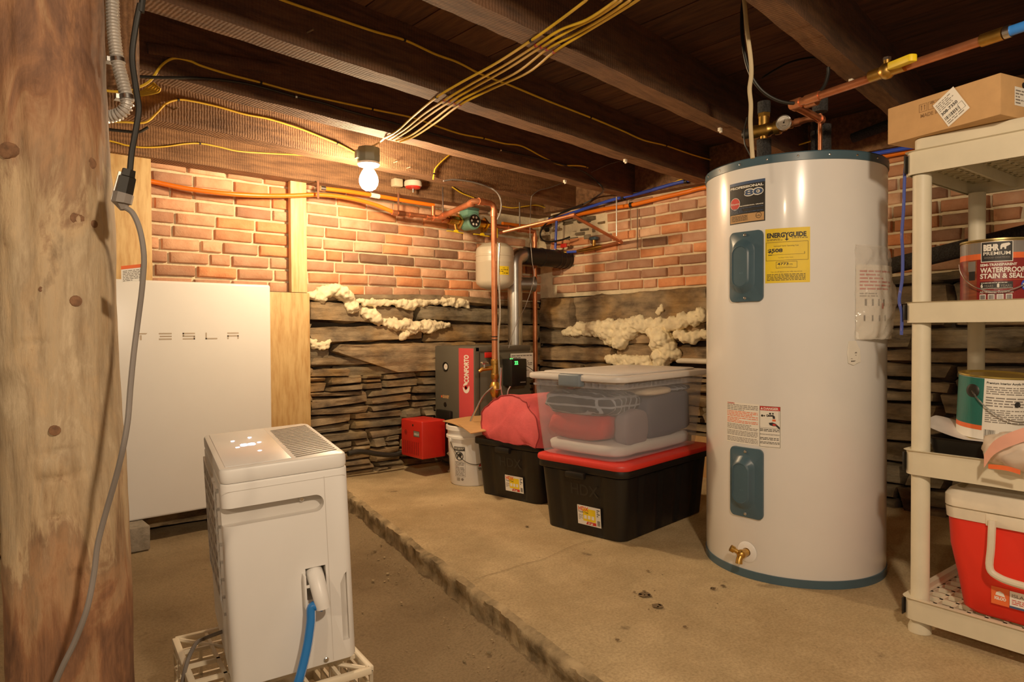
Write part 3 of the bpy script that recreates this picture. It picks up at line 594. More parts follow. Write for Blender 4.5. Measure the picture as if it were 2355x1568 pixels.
# ------------------------------------------------------------------ battery
YB = 3.608; bx0, bx1, bz0, bz1 = .70, 1.4535, .114, 1.2655
t = thing('home_battery', 'large white glossy wall battery with spaced grey lettering', 'battery', ((bx0 + bx1) / 2, YB + .06, bz0))
mb = MB().box(bx0, YB, bz0, bx1, YB + .085, bz1, 0, .012, 3); mb.build('front_shell', m_batt, t, True)
MB().box(bx0 + .02, YB + .08, bz0 + .012, bx1 - .02, YB + .132, bz1 - .012, 0, .004).build('back_case', m_dsteel, t, True)
lf = planar((0, YB, 0), (1, 0, 0), (0, 0, 1))
def fr(x, y): p = oY(x, y, YB); return p.x, p.z
x0, zt = fr(308, 765); x1, zb = fr(549, 781); zt = (zt + fr(548, 765)[1]) / 2 ; h = .034; zb = zt - h; sx = (x1 - x0)
cw = .118 * sx
for i, ch in enumerate('TESLA'):
    L_ = Lab(lf)
    c = x0 + cw / 2 + i * (sx - cw) / 4; a, b = c - cw / 2, c + cw / 2; q = h * .2
    if ch == 'T': L_.poly([(a, zt), (b, zt), (b - .006, zt - q), (a + .006, zt - q)], m_logo).rect(c - q * .6, zb, c + q * .6, zt - q * 1.5, m_logo)
    if ch == 'E': [L_.rect(a + (0.004 if k == 1 else 0), zt - q - k * (h - q) / 2, b, zt - k * (h - q) / 2, m_logo) for k in range(3)]
    if ch == 'S':
        m_ = (zt + zb) / 2; L_.rect(a, zt - q, b, zt, m_logo).rect(a, m_ - q / 2, b, m_ + q / 2, m_logo).rect(a, zb, b, zb + q, m_logo).rect(a, m_, a + q, zt, m_logo).rect(b - q, zb, b, m_, m_logo)
    if ch == 'L': L_.rect(a, zb, a + q, zt, m_logo).rect(a, zb, b, zb + q, m_logo)
    if ch == 'A': L_.rect(a, zt - q, b, zt, m_logo).rect(a, zb, a + q, zt - 2.2 * q, m_logo).rect(b - q, zb, b, zt - 2.2 * q, m_logo).rect(a, zt - 3.1 * q, b, zt - 2.1 * q, m_logo)
    L_.build('letter', t, True)

p = oZ(345, 1262, 0)
tag(MB().box(p.x - .16, p.y - .01, 0, p.x, p.y + .18, .1125, 0, .006).build('concrete_block', m_block), 'grey concrete block under the battery corner beside the log post', 'block')
tag(MB().box(1.16, 3.56, 0, 1.34, 3.76, .1125, 0, .006).build('concrete_block', m_block), 'concrete block under the battery corner hidden behind the dehumidifier', 'block')
# ------------------------------------------------------------------ dehumidifier on crate
KX = .907
dq = thing('dehumidifier', 'white portable dehumidifier with lit top panel standing on ivory crate', 'dehumidifier', (.573 * KX, 1.679 * KX, ZC + (.138 - ZC) * KX))
dq.rotation_euler = (R(2.341), R(-2.885), R(-13.035))
dw, dd, dh = .278, .444, .499
def rrect(w0, d0, w1, d1, r, n=6, wav=0):
    pts = []
    for cx_, cy_, a in ((w1 - r, d1 - r, 0), (w0 + r, d1 - r, 90), (w0 + r, d0 + r, 180), (w1 - r, d0 + r, 270)):
        for k in range(n + 1): q = R(a + 90 * k / n); pts.append((cx_ + r * math.cos(q), cy_ + r * math.sin(q)))
    return pts
def loft(mb, rings, mi=0, cap=True, smooth=True):
    n = len(rings[0]); vs = [p for r in rings for p in r]; fs = []
    for i in range(len(rings) - 1):
        for k in range(n): fs.append((i * n + k, i * n + (k + 1) % n, (i + 1) * n + (k + 1) % n, (i + 1) * n + k))
    if cap: fs.append([k for k in range(n)][::-1]); fs.append([(len(rings) - 1) * n + k for k in range(n)])
    return mb.add(vs, fs, mi, smooth)
def rbox(mb, w0, d0, z0, w1, d1, z1, r, e=.006, mi=0):
    rings = []
    for z, i in ((z0, e), (z0 + e * .3, e * .3), (z0 + e, 0), (z1 - e, 0), (z1 - e * .3, e * .3), (z1, e)): rings.append([V((x, y, z)) for x, y in rrect(w0 + i, d0 + i, w1 - i, d1 - i, max(.001, r - i))])
    return loft(mb, rings, mi)
# body with recesses cut by boolean
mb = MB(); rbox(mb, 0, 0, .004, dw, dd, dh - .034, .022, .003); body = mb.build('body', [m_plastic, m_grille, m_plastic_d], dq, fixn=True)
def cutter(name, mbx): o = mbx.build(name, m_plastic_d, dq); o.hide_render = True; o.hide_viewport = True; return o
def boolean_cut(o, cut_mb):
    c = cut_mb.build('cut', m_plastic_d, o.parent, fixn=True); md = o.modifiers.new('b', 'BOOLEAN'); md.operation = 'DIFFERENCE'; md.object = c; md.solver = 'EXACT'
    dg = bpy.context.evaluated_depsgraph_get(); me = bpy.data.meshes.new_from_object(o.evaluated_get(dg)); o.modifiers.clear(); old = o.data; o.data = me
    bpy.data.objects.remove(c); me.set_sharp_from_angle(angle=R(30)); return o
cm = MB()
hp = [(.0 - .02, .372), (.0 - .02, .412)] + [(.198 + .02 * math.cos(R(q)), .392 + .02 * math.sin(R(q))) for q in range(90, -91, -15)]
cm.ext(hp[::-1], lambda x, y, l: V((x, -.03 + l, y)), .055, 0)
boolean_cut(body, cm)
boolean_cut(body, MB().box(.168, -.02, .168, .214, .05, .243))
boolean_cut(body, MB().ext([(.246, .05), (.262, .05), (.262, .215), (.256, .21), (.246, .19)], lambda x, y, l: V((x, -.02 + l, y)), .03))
mb = MB()
rbox(mb, 0, 0, dh - .034, dw, dd, dh, .022, .007); mb.build('top_cover', m_plastic, dq)
mb = MB(); mb.box(.014, .024, dh, .155, dd - .022, dh + .0012, 0, .001).build('control_panel', M('panel_glossy', S(234, 232, 230), .3, coat=.1, var=.02), dq)
L_ = Lab(planar((0, 0, dh + .001), (1, 0, 0), (0, 1, 0)))
for dx, dy, r in ((.05, .215, .0048), (.105, .245, .0048), (.048, .30, .0045), (.092, .322, .0045), (.092, .145, .0045)): L_ = Lab(planar((0, 0, dh + .001), (1, 0, 0), (0, 1, 0))).circ(dx + .012, dy, r, m_led); L_.build('indicator_light', dq)
L_ = Lab(planar((0, 0, dh + .001), (1, 0, 0), (0, 1, 0))); L_.text('88', .07, .222, .026, m_led, bold=.03); L_.build('display_digits', dq)
mb = MB()
for j in range(19):
    y = .026 + j * .0195; mb.add([(.166, y, dh + .0008), (.166, y + .009, dh + .0008), (.265, y + .009 + .02, dh + .0008), (.265, y + .02, dh + .0008)], [(3, 2, 1, 0)])
mb.build('top_vent', m_grille, dq)
# left face intake grid
mb = MB()
mb.box(-.0015, .055, .16, .0, dd - .03, .44, 1)
for i in range(6): y = .055 + (dd - .085) * i / 5; mb.box(-.005, y - .004, .155, .001, y + .004, .445, 0)
for i in range(8): z = .158 + .283 * i / 7; mb.box(-.005, .051, z - .004, .001, dd - .026, z + .004, 0)
mb.build('intake_grille', [m_plastic, m_grille], dq)
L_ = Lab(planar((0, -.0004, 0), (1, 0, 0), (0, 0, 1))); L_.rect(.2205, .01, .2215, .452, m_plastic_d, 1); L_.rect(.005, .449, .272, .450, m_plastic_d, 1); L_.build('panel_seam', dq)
for (x, z) in ((.172, .402), (.204, .016)):
    MB().lathe([(0, 0), (.006, 0), (.006, .002), (.004, .0035), (0, .0035)], 12, (x, -.001 if z < .1 else .02, z), axis=Matrix.Rotation(R(90), 3, 'X')).build('screw', m_bolt, dq)
mb = MB(); mb.box(.170, .001, .17, .212, .048, .241).build('port_recess', m_grille, dq) if False else None
mb = MB(); mb.box(.160, -.022, .155, .165, .0, .235, 0, .0015); mb.box(.165, -.02, .162, .174, -.017, .168).box(.165, -.02, .205, .172, -.017, .211); mb.build('port_flap', m_plastic, dq)
mb = MB(); mb.tube([(.19, .04, .235), (.19, .0, .222), (.193, -.03, .185), (.196, -.036, .165)], [.019, .021, .0185, .0165], 18, 0, sp=5) if False else mb.tube(spline([(.19, .03, .228), (.19, -.005, .218), (.193, -.03, .185), (.1965, -.036, .158)], 5), .018, 18, rf=lambda u: 1.12 - .2 * u); mb.build('hose_adapter', m_plastic, dq)
dm = Matrix.Translation(dq.location) @ dq.rotation_euler.to_matrix().to_4x4()
hp0 = dm @ V((.1965, -.036, .16)); hp1 = dm @ V((.2, -.05, .12))
D0 = (hp0 - CAM).dot(FW)
hz = [hp0, oD(718, 1395, D0 - .004), oD(715, 1430, D0 - .008), oD(708, 1480, D0 - .015), oD(697, 1530, D0 - .025), oD(684, 1575, D0 - .035), oD(660, 1640, D0 - .03), oD(620, 1720, D0), oD(540, 1850, D0 + .02)]
hz = [p if p.z > .02 else V((p.x, p.y, .02)) for p in hz]
hs = thing('drain_hose', 'blue drain hose with white stripe curving down from the dehumidifier', 'hose', hz[0])
MB().tube(hz, .0105, 14, sp=6).build('hose', m_hose, hs, True)
sd = V((.55, -.75, .15)).normalized()
MB().tube([p + sd * .0092 for p in spline(hz, 6)], .0017, 6).build('stripe', m_white, hs, True)
# crate
A_ = oZ(403, 1470, .21); B_ = oZ(853, 1537, .21); ctr = (A_ + B_) / 2; dg_ = (B_ - A_); half = dg_.length / 2
ang = math.atan2(dg_.y, dg_.x) + R(50)
cw_, cd_ = dg_.length * math.cos(R(50)), dg_.length * math.sin(R(50))
ct = thing('crate', 'ivory lattice plastic crate turned upside down under the dehumidifier', 'crate', (ctr.x, ctr.y, 0), ang - R(0))
hw, hd = cw_ / 2, cd_ / 2; H = .215
mb = MB()
for s in (-1, 1):
    mb.box(-hw, s * hd - .008, H - .016, hw, s * hd + .008, H, 0, .003); mb.box(s * hw - .008, -hd, H - .016, s * hw + .008, hd, H, 0, .003)
    mb.box(-hw, s * hd - .006, .0, hw, s * hd + .006, .03, 0, .003); mb.box(s * hw - .006, -hd, 0, s * hw + .006, hd, .03, 0, .003)
mb.build('rim', m_crate, ct)
mb = MB(); zt_ = H - .012
for i in range(1, 5):
    x = -hw + 2 * hw * i / 5; y = -hd + 2 * hd * i / 5; mb.box(x - .004, -hd, zt_, x + .004, hd, H - .003); mb.box(-hw, y - .004, zt_, hw, y + .004, H - .003)
for s in (-1, 1): mb.tube([(-hw + .01, s * (hd - .01), H - .006), (0, 0, H - .006)], .0055, 6); mb.tube([(hw - .01, s * (hd - .01), H - .006), (0, 0, H - .006)], .0055, 6)
mb.build('lattice_top', m_crate, ct)
for s, vert in ((-1, 0), (1, 0), (-1, 1), (1, 1)):
    mb = MB(); e = hw if not vert else hd
    def bx(a, z0, b, z1):
        if not vert: mb.box(a, s * hd - .004, z0, b, s * hd + .004, z1)
        else: mb.box(s * hw - .004, a, z0, s * hw + .004, b, z1)
    for i in range(7): a = -e + 2 * e * i / 6; bx(a - .004, .02, a + .004, H - .01)
    for z in (.06, .1, .14, .175): bx(-e, z - .004, e, z + .004)
    mb.build('lattice_side', m_crate, ct)
# dehumidifier power cord
c0 = dm @ V((.0, .2, .03))
cp = [dm @ V((.03, .22, .045)), dm @ V((-.01, .21, .045)), oD(470, 1468, 1.70), oD(452, 1478, 1.66), oD(437, 1505, 1.62), oD(427, 1535, 1.60), oD(418, 1575, 1.6), oD(408, 1640, 1.6), oD(380, 1700, 1.62)]
cp = [p if p.z > .012 else V((p.x, p.y, .012)) for p in cp]
tag(MB().tube(cp, .0048, 8, sp=6).build('power_cord', m_greyc), 'grey power cord looping off the back of the dehumidifier over its crate', 'cord')
# ------------------------------------------------------------------ conduit, cords near the post
p0 = oD(252, -10, 1.62); p1 = oD(318, 180, 1.62)
mb = MB(); e1 = V((RT.x, RT.y, 0)).normalized(); e2 = V((FW.x, FW.y, 0)).normalized()
mb.M = Matrix.Translation(V((p0.x, p0.y, 0)) + e2 * .04) @ Matrix.Rotation(math.atan2(e1.y, e1.x), 4, 'Z')
mb.box(-.05, 0, p1.z, .032, .03, ZBOARD - .002, 0, .002); mb.M = None
tag(mb.build('wood_board', m_joist), 'short upright brown board fixed to the ceiling behind the metal conduit', 'board')
cpts = [oD(257, -40, 1.58), oD(258, 0, 1.58), oD(261, 70, 1.58), oD(270, 140, 1.58), oD(280, 180, 1.58), oD(291, 225, 1.58), oD(290, 246, 1.58), oD(272, 263, 1.58), oD(240, 270, 1.58), oD(190, 276, 1.56), oD(150, 278, 1.54)]
cpts = [V((cpts[0].x - .005, cpts[0].y, ZBOARD))] + cpts
t = thing('flexible_conduit', 'corrugated silver metal conduit bending behind the top of the log post', 'conduit', cpts[3])
p0_ = spline(cpts, 40); pp = [p0_[0]]; acc_ = 0
for a_, b_ in zip(p0_, p0_[1:]):
    l_ = (b_ - a_).length; k_ = .0019 - acc_
    while k_ <= l_: pp.append(a_.lerp(b_, k_ / l_)); k_ += .0019
    acc_ = l_ - (k_ - .0019)
mb = MB(); N_ = len(pp); mb.tube(pp, [.0125 + .0022 * (1 if (i // 2) % 2 else -1) for i in range(N_)], 14); mb.build('corrugated_tube', M('conduit_metal', S(214, 208, 200), .38, .45), t, True, sharp=25)
for i in (4, 6):
    q = cpts[i]; d = (cpts[i + 1] - cpts[i - 1]).normalized(); mb = MB().cyl(q - d * .005, q + d * .005, .0165); mb.box(q.x - .022, q.y - .004, q.z - .005, q.x + .0, q.y + .022, q.z + .005); mb.build('strap', m_bolt, t, True)
DC = 1.14
kp = [(330, -30), (322, 10), (312, 60), (304, 130), (312, 200), (319, 250), (312, 300), (303, 350), (299, 392)]
kp = [oD(x, y, DC + .06) for x, y in kp]; kp = [V((kp[0].x + .03, kp[0].y - .03, ZBOARD))] + kp
t = thing('extension_cord', 'black cord hanging from the ceiling to a plug beside the log post', 'cord', kp[-1])
MB().tube(kp, .0052, 10, sp=8).build('cable', m_black, t, True)
pa, pb = oD(297, 390, DC + .06), oD(283, 452, DC + .06); ax = (pb - pa).normalized(); sxv = V((RT.x, RT.y, 0)).normalized()
mb = MB(); mb.tube([pa, pa + ax * .012, pa + ax * .014, pb], [.011, .012, .0145, .0155], 6); mb.build('connector', m_black, t, True)
t = thing('grey_cable', 'grey cord with warning tag running from the hanging plug down over the log', 'cord', pb)
MB().tube([pb - ax * .006, pb + ax * .012, pb + ax * .014 + sxv * .002, pb + ax * .024 + sxv * .006], [.0165, .0165, .012, .006], 8).build('plug', m_greyc, t, True)
MB().tube([pa + ax * .004 - sxv * .014, pb + ax * .006 - sxv * .017], .004, 6).build('locking_clip', m_bolt, t, True)
gp = [pb + ax * .018 + sxv * .004] + [oD(x, y, d) for x, y, d in ((305, 490, 1.2), (322, 530, 1.2), (331, 590, 1.2), (327, 660, 1.2), (317, 740, 1.2), (308, 810, 1.19), (300, 890, 1.17), (294, 965, 1.15), (283, 1030, 1.14), (266, 1100, 1.15), (243, 1180, 1.165), (225, 1250, 1.165), (216, 1320, 1.16), (200, 1400, 1.15), (172, 1475, 1.145), (145, 1530, 1.14), (120, 1590, 1.14), (90, 1680, 1.14))]
MB().tube(gp, .0048, 10, sp=6).build('cable', m_greyc, t, True)
ta = oD(279, 612, 1.2); tb = oD(334, 606, 1.2); tw = (tb - ta).length
L_ = Lab(planar(ta, tb - ta, (0, 0, 1))); L_.rect(0, -.030, tw, 0, m_paper); L_.up().rect(0, -.006, tw, .0, m_inkorg).lines(.003, -.028, tw - .003, -.008, 7, m_greyink); o = L_.build('warning_tag', t, True)
# ------------------------------------------------------------------ cables on the ceiling
def cable(label, pts, r=.0042, m=None, sp=8, staples=(), cat='cable', group=None, name='electric_cable', sm=None):
    o = MB().tube(pts, r, 8, sp=sp).build(name, m or m_yel); tag(o, label, cat, group); off = o.location
    for i in staples:
        p = pts[i]; d = (pts[min(i + 1, len(pts) - 1)] - pts[max(i - 1, 0)]).normalized()
        MB().cyl(p - d * .004 - off, p + d * .004 - off, r * 1.5, n=8).build('staple', sm or m_black, o)
    return o
J = lambda k, pts, d=.007: [onJ(k, x, y, d) for x, y in pts]
cable('long yellow cable stapled along the middle dark joist side', J(3, [(620, -12), (660, 4), (760, 38), (857, 71), (930, 92), (1000, 124), (1052, 143), (1105, 170), (1168, 194), (1260, 232), (1358, 270), (1430, 300), (1480, 322), (1532, 335), (1600, 358), (1668, 376), (1700, 380)]), staples=(4, 10, 13))
cable('wavy yellow cable stapled along the second joist, dipping at the right wall', J(2, [(60, 158), (160, 186), (255, 210), (310, 203), (345, 186), (372, 150), (400, 134), (436, 140), (465, 152), (530, 172), (600, 190), (700, 217), (790, 237), (856, 251), (950, 271), (1010, 292), (1060, 308), (1112, 318), (1160, 330), (1200, 336), (1250, 362), (1290, 379), (1348, 384)]) + [oX(x, y, WB - .09) for x, y in ((1385, 412), (1410, 436), (1440, 444), (1490, 440), (1530, 429), (1565, 413), (1600, 408), (1640, 404))], staples=(10, 13, 17, 22, 29))
cable('yellow cable arching down to the left side of the light fixture', J(1, [(40, 232), (140, 258), (240, 277), (290, 281), (335, 281), (362, 258), (382, 238), (410, 229), (440, 232), (500, 245), (560, 262), (620, 274), (690, 296), (740, 316), (775, 330), (805, 345), (826, 357)]), staples=(7, 14))
cable('thin yellow cable along the sill beam face left of the bulb', [oY(x, y, 3.692) for x, y in ((60, 296), (160, 310), (252, 324), (290, 334), (330, 339), (380, 337), (425, 331), (460, 330), (500, 337), (550, 348), (620, 353), (700, 358), (780, 372), (826, 380))], .0038, staples=(7,))
cable('black cable running along the lower side of the second joist', J(2, [(60, 122), (140, 140), (240, 162), (300, 174), (360, 178), (460, 180), (540, 188), (600, 200), (680, 222), (740, 236), (800, 255), (880, 276), (960, 298), (1060, 325), (1150, 345), (1240, 365), (1300, 380), (1345, 396), (1370, 415), (1388, 437)], .012) + [oX(x, y, WB - .12) for x, y in ((1372, 452), (1340, 470), (1300, 487), (1262, 500))], .0055, m_black, staples=(8, 12, 14), sm=m_bolt)
ZC_ = ZJ - .008
def bundle(pts, sag=None): q = [oZ(x, y, ZC_ + dz) for x, y, dz in pts]; return q + [q[-1] + V((-.05, -.7, .004)), q[-1] + V((-.08, -1.6, .004))]
BG = 'yellow cables of the ceiling bundle'
rs = M('red_staple', S(160, 50, 40), .5)
cable('yellow bundle cable, outermost left, peeling away to the top edge', bundle([(886, 316, 0), (915, 300, .0), (950, 268, .01), (1004, 224, 0), (1060, 190, .01), (1140, 146, .012), (1222, 93, 0), (1280, 52, .012), (1345, 3, .01), (1400, -40, .01)]), staples=(3, 6), group=BG)
cable('yellow bundle cable, second from the left, over the joist bottoms', bundle([(893, 320, 0), (930, 298, .004), (975, 262, .012), (1022, 231, 0), (1080, 195, .012), (1160, 150, .01), (1233, 104, 0), (1290, 68, .01), (1350, 45, .01), (1414, 3, .008), (1470, -40, 0)]), staples=(3, 6), group=BG, sm=rs)
cable('yellow bundle cable in the middle of the ceiling bundle', bundle([(902, 322, 0), (935, 303, .008), (990, 263, .016), (1034, 234, 0), (1092, 200, .015), (1172, 155, .014), (1245, 108, 0), (1310, 70, .01), (1370, 40, .012), (1426, 3, .01), (1482, -40, 0)]), staples=(3, 6), group=BG, sm=rs)
cable('yellow bundle cable, second from the right, over the joist bottoms', bundle([(911, 324, 0), (950, 308, .01), (1000, 272, .018), (1046, 238, 0), (1110, 204, .018), (1190, 165, .016), (1258, 113, 0), (1320, 80, .012), (1380, 46, .012), (1446, 3, .01), (1500, -40, 0)]), staples=(3, 6), group=BG, sm=rs)
cable('yellow bundle cable, outermost right of the ceiling bundle', bundle([(920, 326, 0), (956, 312, .012), (1005, 280, .02), (1058, 241, 0), (1130, 205, .02), (1215, 166, .018), (1274, 119, 0), (1340, 78, .012), (1400, 42, .01), (1470, -2, .008), (1520, -40, 0)]), staples=(3, 6), group=BG, sm=rs)
cable('short pale cable dropping from the bundle end to the light fixture', [oZ(886, 316, ZC_), oD(872, 328, 3.45), oD(852, 338, 3.45), V((bl.x - .01, bl.y + .02, bl.z + .156))], .0042, m_yelc)
cable('short yellow cable bent down the textured joist right of the bulb', J(1, [(1036, 354), (1015, 372), (1001, 388), (998, 400), (996, 413)]), staples=(3,))
cable('grey cable arching along the joist to the copper riser', J(1, [(1020, 416), (1045, 413), (1080, 417), (1110, 425), (1135, 436)], .012) + [oD(x, y, 4.0) for x, y in ((1148, 450), (1153, 470), (1150, 490), (1144, 505))], .005, m_greyc)
cable('short yellow cable dropping behind the copper elbow', [oY(x, y, 3.68) for x, y in ((1040, 430), (1062, 444), (1090, 455))])
cable('yellow cable crossing the sill beam behind the copper riser', [oY(x, y, 3.685) for x, y in ((1152, 474), (1180, 478), (1210, 474), (1235, 472), (1260, 479), (1285, 482), (1300, 484))])
cable('thin loose grey wire hanging from the white clip near the corner', J(1, [(1300, 418), (1285, 424), (1262, 432), (1240, 438), (1224, 450), (1221, 465)]) + [oD(x, y, 4.3) for x, y in ((1220, 500), (1219, 540), (1224, 600), (1228, 640), (1210, 700), (1190, 740), (1178, 770), (1170, 800))], .0022, m_greyc)
cable('thin grey wire curving to the white clip on the second joist', J(2, [(1360, 396), (1385, 384), (1405, 376), (1432, 369)]), .002, m_greyc)
for i in range(5):
    x = i * 9
    cable('yellow cable end in the fan behind the metal conduit' if i != 4 else 'lowest yellow cable end in the fan behind the metal conduit', [oD(a, b, 2.75) for a, b in ((235, 178 + i * 6), (262, 195 + i * 6), (292, 206 + i * 3), (320, 212 - i * 0 + i * 2), (340 + x * .6, 200 + i * 3), (354 + x * .4, 190 + i * 3))], .0042, group='yellow cable ends behind the conduit')
cable('black cable stub below the yellow fan beside the conduit', [oY(x, y, 3.05) for x, y in ((244, 297), (290, 302), (318, 304), (340, 293))], .006, m_black)
# clips, nails
def clip(label, P):
    t = thing('cable_clip', label, 'clip', P); MB().box(-.009, -.007, -.016, .009, .007, .0, 0, .002).box(-.004, -.01, -.022, .004, .002, -.012, 0, .0015).build('clip_body', m_pvc, t); MB().cyl((0, 0, -.024), (0, 0, -.02), .003, n=8).build('nail', m_bolt, t); return t
zc2 = ZJ
clip('white clip under the second joist end above the clear bin', oZ(1438, 366, zc2)); clip('white clip under the first joist left of the corner pipes', oZ(1299, 414, zc2)); clip('white clip under the joist left of the water heater', oZ(1656, 294, zc2)); clip('white clip under the joist behind the copper pipe over the heater', oZ(1958, 182, zc2)); clip('white clip beside the blue pipe above the clear bin', oX(1409, 456, WB - .06))
# heat sensor and strap
p = oY(950, 428, 3.62)
t = thing('heat_sensor', 'round white and red sensor with metal stub on the beam right of the bulb', 'sensor', (p.x, p.y, p.z))
MB().lathe([(0, .03), (.052, .03), (.056, .022), (.056, .002), (.05, -.004), (0, -.004)], 24).build('housing', M('old_white', S(200, 186, 164), .6), t)
MB().lathe([(0, -.003), (.05, -.003), (.044, -.014), (.02, -.018), (0, -.018)], 24).build('red_base', m_red, t)
MB().cyl((0, 0, -.018), (0, 0, -.042), .008).build('stub', m_bolt, t)
MB().box(-.12, .02, -.01, -.06, .07, .04, 0, .006).build('mount', M('old_white2', S(190, 172, 140), .7), t)
for lab, (x, ya, yb) in (('rusty metal strap holding the orange pipe above the pine stud', (732, 372, 456)), ('rusty metal strap holding the copper pipe right of the bulb', (917, 420, 492))):
    a, b = oY(x, ya, 3.66), oY(x, yb, 3.66); tag(MB().box(a.x - .006, 3.665, b.z, a.x + .006, 3.668, min(a.z, 1.877)).build('pipe_strap', M('rusty_strap' + str(x), S(120, 70, 44), .8)), lab, 'strap')
for lab, x, ya, yb, Y in (('bright threaded rod holding the copper tee right of the bulb', 1018, 430, 496, 3.6), ('bright threaded rod above the hanging tank', 1195, 465, 520, 3.62)):
    a, b = oY(x, ya, Y), oY(x, yb, Y); tag(MB().cyl((a.x, Y, b.z), (a.x, Y, max(a.z, 1.877)), .005, n=8).build('hanger_rod', m_bolt), lab, 'rod')
rn = random.Random(4)
nm = M('nail_steel', S(150, 130, 110), .5, .8)
for lab, k, x, y in (('bright nail in the textured joist right of the bulb', 1, 905, 374), ('second bright nail in the textured joist right of the bulb', 1, 935, 387), ('nail in the upper left of the bulb joist', 1, 400, 252), ('nail in the dark middle joist at the upper left', 3, 706, 75), ('bent nail in the second joist near the right wall', 2, 1358, 306)):
    p = onJ(k, x, y, 0); tag(MB().cyl(p, p - JN * .028 + V((.006, 0, .004)), .003, n=8).build('nail', nm), lab, 'nail')
# ------------------------------------------------------------------ boiler
X0, X1, Y0, Y1 = 2.63, 3.11, 3.33, 3.755; zt = oX(1092, 797, X0).z
bo = thing('boiler', 'dark grey oil boiler with red stripe standing in the corner behind the bins', 'boiler', ((X0 + X1) / 2, (Y0 + Y1) / 2, PZ))
MB().box(X0 + .048, Y0 + .004, PZ, X1, Y1, zt - .03, 0, .004).build('cabinet', m_boiler, bo, True)
MB().box(X0 + .01, Y0, zt - .034, X1 + .004, Y1 + .002, zt, 0, .004).build('top_cover', m_boiler, bo, True)
MB().box(X0, Y0, PZ + .03, X0 + .042, Y1, zt - .004, 0, .004).build('front_panel', m_boiler, bo, True)
bf = planar((X0, 0, 0), (0, -1, 0), (0, 0, 1))
def bq(x, y): p = oX(x, y, X0); return -p.y, p.z
ya, yb = bq(1055, 800)[0], bq(1089, 800)[0]
L_ = Lab(bf).rect(ya, PZ + .05, yb, zt - .012, m_boilred); L_.build('red_stripe', bo, True)
L_ = Lab(bf); L_.l = .0006; c = (ya + yb) / 2; z0 = bq(1072, 880)[1]; z1 = bq(1072, 816)[1]
L_.text('CONFORTO', c + .026, z0, .047, m_paper, w=z1 - z0, bold=.04, rot=True); L_.build('lettering', bo, True)
L_ = Lab(bf); L_.l = .0006; ze = bq(1072, 892)[1]; L_.circ(c, ze, .034, m_paper); L_.up().poly([(c - .034, ze + .01), (c - .006, ze - .016), (c + .016, ze - .002), (c + .034, ze + .022), (c + .03, ze + .034), (c + .004, ze + .02)], m_boilred).circ(c - .002, ze + .002, .011, m_boilred); L_.build('drop_emblem', bo, True)
g = bq(1025, 843)
MB().lathe([(.03, 0), (.032, .004), (.027, .005), (.025, .001), (0, .001)], 24, (X0, -g[0], g[1]), axis=Matrix.Rotation(R(-90), 3, 'Y')).build('gauge_bezel', m_black, bo, True)
L_ = Lab(bf); L_.l = .001; L_.circ(g[0] + .003, g[1], .02, m_paper).up().poly([(g[0], g[1] - .002), (g[0] + .017, g[1] + .004), (g[0], g[1] + .002)], m_inkred); L_.build('gauge_dial', bo, True)
a = bq(1015, 910); L_ = Lab(bf); L_.circ(a[0] + .004, a[1] - .003, .008, m_inkorg).text('GRANBY', a[0] + .014, a[1] - .012, .02, m_card, bold=.05, w=.075); L_.build('maker_badge', bo, True)
a = bq(1024, 930); MB().lathe([(0, .002), (.016, .002), (.017, 0)], 16, (X0, -a[0], a[1]), axis=Matrix.Rotation(R(-90), 3, 'Y')).build('viewing_port', m_black, bo, True)
a = bq(1010, 940); b = bq(1042, 960); MB().box(X0 - .03, -b[0], .40, X0, -a[0], a[1], 0, .008).build('burner_flange', m_black, bo, True)
sf = planar((0, Y0, 0), (1, 0, 0), (0, 0, 1))
def bs(x, y, Y=Y0): p = oY(x, y, Y); return p.x, p.z
a = bs(1173, 813); b = bs(1225, 866); L_ = Lab(sf); L_.l = .004; L_.rect(a[0], b[1], b[0], a[1], m_paper).up().lines(a[0] + .01, b[1] + .04, b[0] - .01, a[1] - .01, 9, m_greyink).frame(a[0] + .008, a[1] - .07, b[0] - .008, a[1] - .012, .0015, m_greyink); L_.build('instruction_sheet', bo, True)
a = bs(1180, 826, 3.24); b = bs(1212, 886, 3.24)
MB().box(a[0] - .012, 3.24, b[1], b[0], Y0, a[1], 0, .006).build('control_box', m_black, bo, True)
L_ = Lab(planar((0, 3.24, 0), (1, 0, 0), (0, 0, 1))); L_.rect(a[0] + .004, a[1] - .04, a[0] + .055, a[1] - .006, m_ink).up().text('22', a[0] + .012, a[1] - .034, .022, m_green, bold=.03).rect(a[0] + .06, b[1] + .02, b[0] - .012, b[1] + .027, m_greyink); L_.build('green_display', bo, True)
for k in (0, 1): p = oY(1174 + k * 4, 825, 3.26); MB().sphere(p, .004, 1).build('green_light', m_green, bo, True)
p = oY(1115, 816, Y0 - .004); MB().box(p.x, Y0 - .012, p.z - .018, p.x + .11, Y0, p.z + .016, 0, .002).build('red_plate', m_red, bo, True)
for i, (a_, b_) in enumerate((((1206, 840), (1235, 862)),)):
    MB().tube([oD(x, y, 4.2) for x, y in ((1207, 840), (1217, 845), (1228, 853), (1240, 860))], .0025, 6, sp=4).build('thin_wire', m_black, bo, True)
